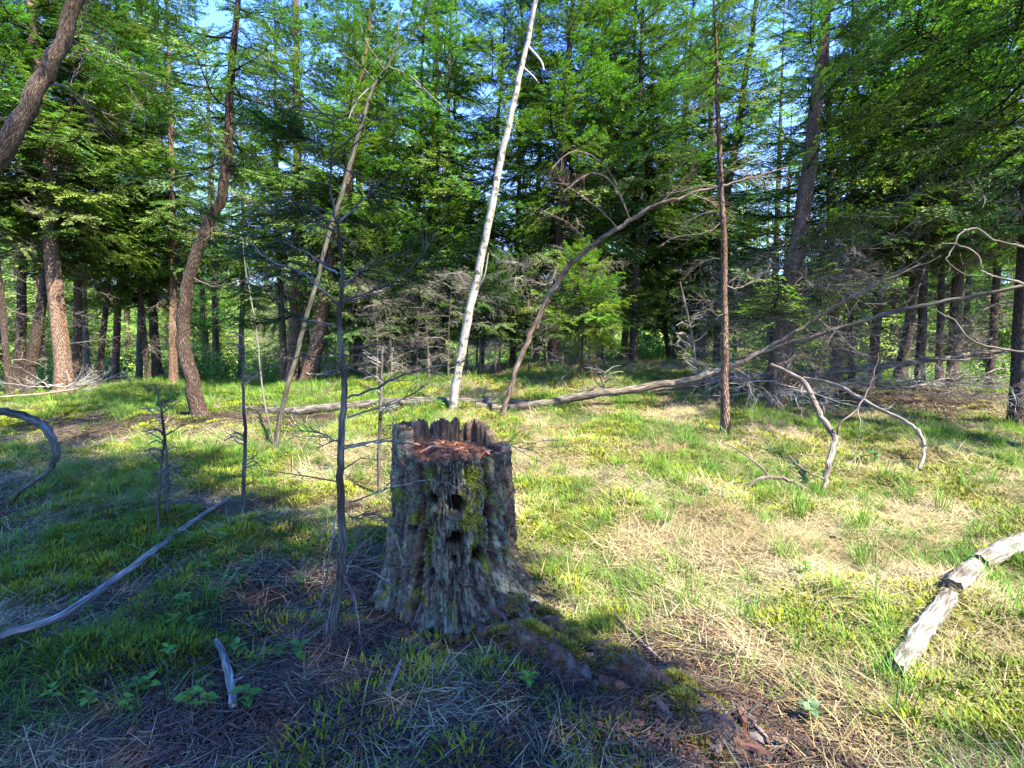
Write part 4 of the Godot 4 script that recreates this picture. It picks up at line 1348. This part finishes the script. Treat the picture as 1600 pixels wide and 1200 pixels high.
	var g2 := line([[745, 636, 8.8, 10], [800, 630, 8.8, 12], [900, 621, 8.7, 13], [1000, 606, 8.6, 12], [1080, 593, 8.5, 12], [1140, 574, 8.4, 10], [1200, 547, 8.2, 8], [1300, 517, 7.9, 6.5], [1400, 487, 7.6, 6], [1500, 466, 7.3, 5.5], [1600, 446, 7.0, 5], [1700, 425, 6.8, 4]])
	g2[0].y = gy(g2[0].x, g2[0].z) + 0.05
	g2[1].y = gy(g2[1].x, g2[1].z) + 0.08
	stick("fallen_pole", "long pale fallen pole slanting up from the grass to the right edge", "log", [g2, line([[1165, 565, 8.3, 7], [1240, 520, 8.1, 6], [1320, 470, 7.9, 5], [1400, 430, 7.7, 3], [1470, 400, 7.6, 2]])], lin(0.125, 0.105, 0.085), lin(0.2, 0.185, 0.16), "wood", 12, 0.03)
	var g3 := line([[925, 623, 9.2, 10], [1000, 611, 9.2, 12], [1100, 597, 9.2, 14], [1200, 588, 9.2, 13], [1330, 578, 9.1, 11], [1450, 563, 9.0, 9], [1560, 549, 8.9, 7], [1680, 535, 8.8, 5]])
	stick("shaded_pole", "dark fallen pole in the shade behind the slender pine", "log", [g3], lin(0.12, 0.11, 0.105), lin(0.22, 0.21, 0.2), "wood", 10, 0.03)
	# dead boughs in the right foreground
	var bc := lin(0.17, 0.14, 0.12)
	var bc2 := lin(0.28, 0.255, 0.235)
	stick("crooked_bough", "crooked grey dead bough propped on the grass right of the slender pine", "dead branch",
		[line([[1205, 570, 6.6, 7], [1250, 592, 6.2, 9], [1270, 622, 5.9, 10], [1285, 655, 5.6, 11], [1304, 684, 5.3, 11], [1297, 718, 5.1, 11], [1290, 752, 5.0, 10], [1284, 782, 4.95, 9]], 0.78),
		line([[1284, 780, 4.95, 8], [1250, 759, 4.95, 8], [1222, 747, 4.95, 7], [1195, 746, 4.95, 7], [1170, 760, 4.9, 6], [1155, 785, 4.85, 4], [1160, 812, 4.8, 2]], 0.78),
		line([[1205, 748, 4.95, 5], [1180, 722, 5.0, 4], [1152, 703, 5.05, 3], [1130, 692, 5.1, 2]], 0.78), line([[1287, 748, 5.0, 4], [1255, 733, 5.05, 3], [1232, 712, 5.1, 2]], 0.78),
		line([[1306, 692, 5.3, 5], [1312, 664, 5.3, 4], [1340, 638, 5.3, 4], [1356, 610, 5.3, 3], [1366, 580, 5.3, 3], [1373, 550, 5.3, 2]], 0.78), line([[1340, 640, 5.3, 3], [1344, 665, 5.2, 2.5], [1338, 690, 5.2, 2], [1330, 706, 5.2, 1.5]], 0.78), line([[1256, 600, 6.2, 3], [1248, 620, 6.1, 2.5], [1254, 652, 6.0, 1.5]], 0.78)], bc, bc2, "wood", 8, 0.02, "", "bough")
	stick("pale_bough", "long pale dead bough curving down to the grass on the right", "dead branch",
		[line([[1255, 590, 7.6, 4], [1300, 598, 7.2, 6], [1330, 614, 6.8, 7], [1372, 637, 6.3, 7], [1420, 661, 5.9, 6], [1440, 682, 5.7, 7], [1445, 710, 5.5, 6], [1432, 738, 5.4, 6], [1418, 752, 5.3, 5], [1402, 775, 5.2, 3]], 0.78),
		line([[1437, 732, 5.4, 3], [1480, 755, 5.3, 3], [1530, 776, 5.2, 2.5], [1600, 778, 5.1, 2]], 0.78)], lin(0.2, 0.18, 0.16), lin(0.3, 0.285, 0.265), "wood", 8, 0.02, "", "bough")
	stick("curly_bough", "curly pale dead branch against dark boughs at the right edge", "dead branch",
		[line([[1640, 395, 5.0, 6], [1600, 385, 5.0, 5], [1560, 378, 5.0, 4], [1525, 358, 5.0, 4], [1505, 362, 5.0, 4], [1490, 385, 5.0, 3], [1477, 405, 5.0, 2]], 0.78), line([[1640, 450, 5.0, 6], [1590, 440, 5.0, 5], [1555, 432, 5.0, 4], [1535, 422, 5.0, 4], [1528, 400, 5.0, 4], [1500, 383, 5.0, 3], [1470, 380, 5.0, 2]], 0.78), line([[1640, 560, 5.0, 4], [1590, 548, 5.0, 4], [1540, 540, 5.0, 4], [1510, 525, 5.0, 3], [1490, 500, 5.0, 2.5], [1462, 485, 5.0, 1.5]], 0.78), line([[1478, 406, 5.0, 2], [1500, 425, 5.0, 2], [1530, 432, 5.0, 1.5]], 0.78)], lin(0.16, 0.15, 0.13), lin(0.24, 0.23, 0.21), "wood", 7, 0.02, "", "bough")
	# broken pale log at the lower right
	var wl := lin(0.19, 0.175, 0.15)
	var wl2 := lin(0.33, 0.32, 0.295)
	var l1 := on_ground([[1397, 1064, 27], [1420, 1032, 29], [1447, 994, 28], [1471, 960, 26], [1482, 943, 24]], 0.6)
	var l2 := on_ground([[1487, 936, 26], [1505, 915, 29], [1522, 899, 24]], 0.85)
	var l3 := on_ground([[1528, 893, 25], [1560, 879, 30], [1600, 861, 31], [1660, 835, 30]], 0.7)
	var lg := thing("broken_log", "pale peeled log broken in three lengths at the lower right", "log", on(l1[0].x, l1[0].z))
	for l in [l1, l2, l3]:
		var b := Bld.new()
		b.ragged = 0.05
		limb(b, l, 18, wl, lg.position, wl2, 6, 0.012)
		part("log_length", b.mesh(M.wood), lg)
	# long stick and other sticks
	var blue := lin(0.3, 0.31, 0.32)
	stick("long_stick", "long straight bleached stick lying across the left foreground", "stick",
		[on_ground([[-60, 1048, 12], [0, 1022, 12], [100, 983, 12], [180, 925, 11], [235, 885, 10], [300, 832, 8], [357, 788, 5]], 3.0), on_ground([[285, 843, 6], [305, 838, 4], [325, 838, 2]], 1.2), on_ground([[245, 878, 5], [243, 868, 4], [238, 858, 2]], 2.0)], lin(0.25, 0.245, 0.24), lin(0.4, 0.395, 0.39), "wood", 9, 0.008)
	stick("thin_stick", "thin curved stick lying below the long bleached one", "stick", [on_ground([[20, 1024, 6], [80, 1000, 6], [130, 975, 5], [178, 958, 3]], 1.0)], lin(0.2, 0.17, 0.14), lin(0.3, 0.28, 0.25), "wood", 6)
	stick("lichened_stick", "short thick stick with blue grey lichen in the left foreground", "stick", [on_ground([[338, 1014, 9], [350, 1040, 11], [358, 1075, 12], [365, 1120, 13]], 1.6), on_ground([[364, 1078, 5], [380, 1070, 4], [384, 1066, 2]], 2.0)], lin(0.24, 0.24, 0.24), lin(0.46, 0.5, 0.5), "wood", 9)
	stick("wood_splinter", "flat grey splinter lying on the litter before the stump", "stick", [on_ground([[629, 1038, 3], [618, 1065, 9], [604, 1096, 7]], 1.0)], lin(0.3, 0.3, 0.32), lin(0.4, 0.4, 0.42), "wood", 6, 0.002)
	stick("root_side_stick", "slender dark stick along the right side of the rotting root", "stick", [on_ground([[955, 962, 4], [990, 1000, 6], [1040, 1048, 7], [1090, 1092, 9], [1130, 1112, 12], [1180, 1145, 14]], 1.0), on_ground([[1020, 1030, 4], [1010, 1005, 3], [1005, 985, 2]], 2.0)], lin(0.2, 0.17, 0.16), lin(0.32, 0.29, 0.27), "wood", 8)
	stick("hanging_limb", "dark hooked limb hanging in from the left edge", "dead branch", [line([[-60, 630, 3.4, 13], [0, 642, 3.4, 12], [40, 652, 3.4, 12], [70, 668, 3.4, 13], [84, 692, 3.4, 11], [88, 714, 3.4, 9], [72, 740, 3.4, 8], [44, 757, 3.4, 6], [20, 785, 3.4, 4]])], lin(0.06, 0.06, 0.058), lin(0.17, 0.19, 0.19), "wood", 9, 0.02)
	stick("slanting_stick", "thin stick slanting over the brush at the far left", "stick", [line([[-20, 622, 9.0, 3], [60, 616, 10.0, 3], [125, 608, 11.0, 2]])], lin(0.3, 0.27, 0.22), lin(0.4, 0.36, 0.3), "wood", 6)
	# small dead saplings
	for r in [[[[382, 806, 4.2, 7], [381, 740, 4.2, 6], [383, 670, 4.2, 5], [380, 610, 4.2, 4], [381, 540, 4.2, 3], [379, 480, 4.2, 1.5]], "upright bare seedling stem left of the foreground sapling"], [[[261, 785, 4.2, 6], [261, 730, 4.2, 5], [257, 680, 4.2, 4], [250, 630, 4.2, 3], [243, 600, 4.2, 1.5]], "dark bare seedling stem in the grass below the bent tree"], [[[247, 825, 3.8, 5], [249, 760, 3.8, 4], [256, 700, 3.8, 3], [258, 670, 3.8, 1.5]], "short bare seedling stem in front of the dark one"], [[[591, 735, 5.2, 7], [594, 650, 5.2, 6], [596, 590, 5.2, 5], [598, 540, 5.2, 3]], "thin bare stem between the sapling and the stump"], [[[958, 640, 9.3, 4], [945, 605, 9.3, 3], [930, 570, 9.3, 2]], "thin dead stem leaning left above the fallen pole"], [[[1092, 640, 9.2, 4], [1080, 520, 9.2, 4], [1062, 440, 9.2, 3]], "slender pale stem leaning left of the slender pine"]]:
		var st: Array = r[0]
		var bs := []
		rng.seed = hash(r[1])
		for k in 14:
			var q: Array = st[1 + k % (st.size() - 2)]
			var sg := -1.0 if k % 2 else 1.0
			var yy: float = q[1] + rng.randf_range(-25, 25)
			bs.append([[q[0], yy, q[2], 2.5], [q[0] + sg * rng.randf_range(8, 16), yy - rng.randf_range(4, 10), q[2] + rng.randf_range(-0.1, 0.1), 2], [q[0] + sg * rng.randf_range(18, 34), yy - rng.randf_range(0, 22), q[2] + rng.randf_range(-0.2, 0.2), 1.2]])
		branching("bare_seedling", r[1], "sapling", st, bs, {"twigs": 4, "tl": 0.6, "sides": 7, "col": lin(0.075, 0.07, 0.065), "col2": lin(0.15, 0.15, 0.14)}, "bare seedling stems")
	# tangle of dead boughs under the fallen poles
	rng.seed = 91
	var spots := [[1180, 610, 8.8, "leftmost dead bough of the tangle under the poles"], [1210, 600, 8.6, "twiggy dead bough lying against the massive fir"], [1240, 615, 8.4, "grey dead bough in the middle of the shaded tangle"], [1275, 590, 8.8, "dead bough right of the massive fir's foot"], [1160, 590, 9.0, "dead bough hanging behind the slender pine"], [1320, 600, 9.4, "dead bough lying on the bare brown litter"], [1400, 590, 9.6, "dead bough below the dark fallen pole"], [1480, 600, 9.4, "twiggy grey dead bough in the shade at the right"], [1540, 590, 8.8, "grey dead bough near the right edge"], [1570, 610, 8.0, "lowest twiggy bough by the right edge trunk"], [100, 598, 11.8, "brushwood at the foot of the thick reddish trunk"], [75, 602, 11.4, "brushwood spread left of the thick reddish trunk"], [480, 582, 13.4, "brushwood at the foot of the leaning sunlit trunk"]]
	for s in spots:
		var p := P(s[0], s[1], s[2])
		p.y = maxf(gy(p.x, p.z) + 0.12, p.y)
		var t := thing("dead_bough", s[3], "dead branch", p, "dead boughs lying under the trees")
		for k in 3:
			var o := part("bough", dead[(k + spots.find(s)) % 4], t, aimed(Vector3(0, -0.05 * k, 0), rng.randf() * TAU, rng.randf_range(-0.2, 0.25), rng.randf_range(1.0, 1.8), rng.randf() * TAU))
			o.material_override = M.dead_wood
	# moss cushion by the log
	var mp := G(1440, 950)
	var mo := thing("moss_cushion", "bright yellow green moss cushion beside the broken log", "moss", mp)
	var mb := Bld.new()
	for q in 420:
		var a := rng.randf() * TAU
		var e := sqrt(rng.randf())
		blade(mb, Vector3(cos(a) * e * 0.085, 0.035 * (1 - e * e), sin(a) * e * 0.05), a, e * 0.8, rng.randf_range(0.012, 0.028), 0.0026, lin(0.26, 0.3, 0.025) * rng.randf_range(0.6, 1.3), 0.2)
	part("moss_leaves", mb.mesh(M.straw), mo)

func make_plants() -> void:
	for k in 3: leaf_meshes.append(leaf_mesh([0.3, 0.36, 0.27][k], 0.25, 400 + k))
	for c in [lin(0.06, 0.16, 0.035), lin(0.11, 0.25, 0.045), lin(0.05, 0.12, 0.025), lin(0.085, 0.16, 0.08)]:
		var m: StandardMaterial3D = M.leaf.duplicate()
		m.albedo_color = c.linear_to_srgb()
		leaf_mats.append(m)
	var d: StandardMaterial3D = M.twig.duplicate()
	d.albedo_color = lin(0.24, 0.23, 0.21).linear_to_srgb()
	M.dead_wood = d
	var rows := [
		[822, 1088, 0.07, 5, 0.075, 1, "small bright green seedling growing from the litter before the stump"], [655, 960, 0.1, 4, 0.085, 0, "three leaved seedling against the foot of the stump"],
		[375, 925, 0.08, 5, 0.075, 0, "seedling beside the dark hollow left of the sapling"], [330, 945, 0.07, 5, 0.07, 0, "seedling right of a leafy pair below the long stick"], [290, 965, 0.08, 6, 0.08, 0, "larger seedling between the long stick and the moss"], [268, 985, 0.06, 4, 0.075, 1, "low seedling at the left edge of the mossy hump"],
		[305, 985, 0.06, 5, 0.07, 0, "low seedling on the mossy hump"], [265, 1035, 0.05, 3, 0.07, 1, "single broad leaf seedling by the lichened stick"], [470, 1035, 0.07, 5, 0.08, 0, "seedling at the foot of the foreground sapling"], [215, 1090, 0.06, 4, 0.08, 0, "seedling at the bottom left between dark twigs"],
		[300, 1115, 0.07, 4, 0.09, 1, "bright broad leaved seedling left of the lichened stick"], [385, 1110, 0.07, 5, 0.085, 0, "seedling right of the lichened stick's lower end"], [140, 1120, 0.06, 5, 0.07, 1, "light green seedling near the bottom left corner"], [110, 1035, 0.05, 3, 0.06, 0, "lone seedling below the long bleached stick"],
		[120, 960, 0.06, 4, 0.06, 0, "seedling just above the long bleached stick"], [190, 815, 0.09, 6, 0.085, 0, "leafy seedling on the left moss bank"], [110, 860, 0.09, 6, 0.08, 0, "leafy seedling below the sunlit strip on the left"], [275, 850, 0.08, 5, 0.075, 0, "seedling behind the upper end of the long stick"],
		[440, 880, 0.09, 6, 0.075, 0, "seedling in the dark grass left of the sapling's stem"], [470, 925, 0.08, 6, 0.07, 1, "light seedling on the yellow moss by the sapling"], [350, 760, 0.1, 6, 0.08, 0, "seedling between the two bare seedling stems"], [1370, 735, 0.16, 8, 0.15, 3, "broad leaved shrub on the moss right of the crooked bough"],
		[1345, 730, 0.12, 6, 0.13, 3, "smaller broad leaved plant beside the shrub on the moss"], [1258, 905, 0.08, 5, 0.08, 1, "green seedling in the dry grass of the right foreground"], [1100, 780, 0.08, 5, 0.08, 0, "seedling in the sunny grass below the slender pine"], [700, 800, 0.08, 5, 0.08, 0, "seedling behind the left side of the stump"],
		[690, 645, 0.16, 8, 0.12, 1, "leafy plant at the foot of the white birch"], [720, 650, 0.16, 8, 0.12, 0, "leafy plant in front of the white birch"], [1260, 1130, 0.06, 6, 0.07, 3, "silvery green plant at the bottom right"],
	]
	for r in rows: plant(r[6], G(r[0], r[1]), r[2] * 1.3, r[3] + 2, r[4] * 0.68, r[5])

func scattered_seedlings() -> void:
	rng.seed = 207
	var spots := []
	while spots.size() < 22:
		var px := rng.randf_range(20, 560)
		var py := rng.randf_range(800, 1120)
		if absf(px - 525) < 25: continue
		spots.append([px, py, rng.randf_range(0.05, 0.09), rng.randi_range(4, 7), rng.randf_range(0.035, 0.055), rng.randi() % 2])
	for q in spots:
		plant("tiny green seedling scattered over the shaded litter at the left", G(q[0], q[1]), q[2], q[3], q[4], q[5], "tiny seedlings in the shaded litter")

func make_car() -> void:
	var p := on(-7.2, -27.0)
	var t := thing("parked_car", "pale blue car glimpsed far off between the trunks", "car", p)
	var b := Bld.new()
	var prof := [Vector2(-2.1, 0.35), Vector2(-2.1, 0.85), Vector2(-1.2, 0.98), Vector2(1.5, 1.0), Vector2(2.1, 0.9), Vector2(2.1, 0.35)]
	extrude(b, prof, 0.85, lin(0.42, 0.48, 0.6))
	part("body", b.mesh(M.paint), t)
	b = Bld.new()
	extrude(b, [Vector2(-1.15, 0.96), Vector2(-0.5, 1.45), Vector2(1.0, 1.47), Vector2(1.6, 0.96)], 0.72, lin(0.1, 0.13, 0.17))
	part("window", b.mesh(M.car_glass), t)
	b = Bld.new()
	extrude(b, [Vector2(-0.55, 1.44), Vector2(-0.5, 1.5), Vector2(1.0, 1.52), Vector2(1.1, 1.44)], 0.74, lin(0.42, 0.48, 0.6))
	part("roof", b.mesh(M.paint), t)
	for x in [-1.3, 1.35]:
		for z in [-0.78, 0.78]:
			b = Bld.new()
			b.tube([Vector3(x, 0.32, z - 0.1), Vector3(x, 0.32, z + 0.1)], [0.32, 0.32], 18, lin(0.03, 0.03, 0.03))
			part("wheel", b.mesh(M.twig), t)

func extrude(b: Bld, prof: Array, hw: float, col: Color) -> void:
	var n := prof.size()
	for k in n:
		var a: Vector2 = prof[k]
		var c: Vector2 = prof[(k + 1) % n]
		var e := c - a
		var nn := Vector3(-e.y, e.x, 0).normalized()
		var i0 := b.vert(Vector3(a.x, a.y, hw), nn, col)
		var i1 := b.vert(Vector3(c.x, c.y, hw), nn, col)
		var i2 := b.vert(Vector3(c.x, c.y, -hw), nn, col)
		var i3 := b.vert(Vector3(a.x, a.y, -hw), nn, col)
		b.tri(i0, i1, i2); b.tri(i0, i2, i3)
	for z in [hw, -hw]:
		var first := b.v.size()
		for k in n: b.vert(Vector3(prof[k].x, prof[k].y, z), Vector3(0, 0, signf(z)), col)
		for k in range(1, n - 1): b.tri(first, first + k, first + k + 1)

func _ready() -> void:
	var cam := Camera3D.new()
	cam.name = "camera"
	cam.position = eye
	cam.rotation = Vector3(PITCH, 0, 0)
	cam.fov = rad_to_deg(2.0 * atan(600.0 / F))
	cam.near = 0.05
	cam.far = 400.0
	add_child(cam)
	cam.current = true
	var sky_m := ProceduralSkyMaterial.new()
	sky_m.sky_top_color = Color(0.19, 0.39, 0.76)
	sky_m.sky_horizon_color = Color(0.68, 0.78, 0.88)
	sky_m.sky_curve = 0.2
	sky_m.sky_energy_multiplier = 1.05
	sky_m.ground_bottom_color = Color(0.2, 0.22, 0.16)
	sky_m.ground_horizon_color = Color(0.5, 0.6, 0.6)
	sky_m.sun_angle_max = 12.0
	var sk := Sky.new()
	sk.sky_material = sky_m
	var env := Environment.new()
	env.background_mode = Environment.BG_SKY
	env.sky = sk
	env.tonemap_mode = Environment.TONE_MAPPER_LINEAR
	env.tonemap_exposure = 6.3
	env.sdfgi_enabled = true
	env.ssao_enabled = true
	env.ssil_enabled = true
	var we := WorldEnvironment.new()
	we.name = "world"
	we.environment = env
	add_child(we)
	var sun := DirectionalLight3D.new()
	sun.name = "sun"
	sun.light_energy = 1.6
	sun.light_color = Color(1.0, 0.95, 0.86)
	sun.light_angular_distance = 0.5
	sun.shadow_enabled = true
	var az := deg_to_rad(130.0)           # from the right, a little behind the viewer
	var el := deg_to_rad(50.0)
	var to_sun := Vector3(sin(az) * cos(el), sin(el), -cos(az) * cos(el))
	sun.basis = Basis.looking_at(-to_sun, Vector3.UP)
	add_child(sun)

	n_low.noise_type = FastNoiseLite.TYPE_SIMPLEX; n_low.frequency = 0.22; n_low.seed = 3; n_low.fractal_octaves = 2
	n_mid.noise_type = FastNoiseLite.TYPE_SIMPLEX; n_mid.frequency = 0.9; n_mid.seed = 4; n_mid.fractal_octaves = 2
	n_fine.noise_type = FastNoiseLite.TYPE_SIMPLEX; n_fine.frequency = 0.5; n_fine.seed = 6; n_fine.fractal_octaves = 3
	n_patch.noise_type = FastNoiseLite.TYPE_SIMPLEX; n_patch.frequency = 0.35; n_patch.seed = 8; n_patch.fractal_octaves = 4
	n_patch2.noise_type = FastNoiseLite.TYPE_SIMPLEX; n_patch2.frequency = 0.6; n_patch2.seed = 13; n_patch2.fractal_octaves = 3
	rng.seed = 1
	make_materials()
	make_branches()
	make_ground()
	make_far_woods()
	make_trees()
	make_plants()
	scattered_seedlings()
	make_stump()
	make_woody_things()
	make_cover()
	make_car()
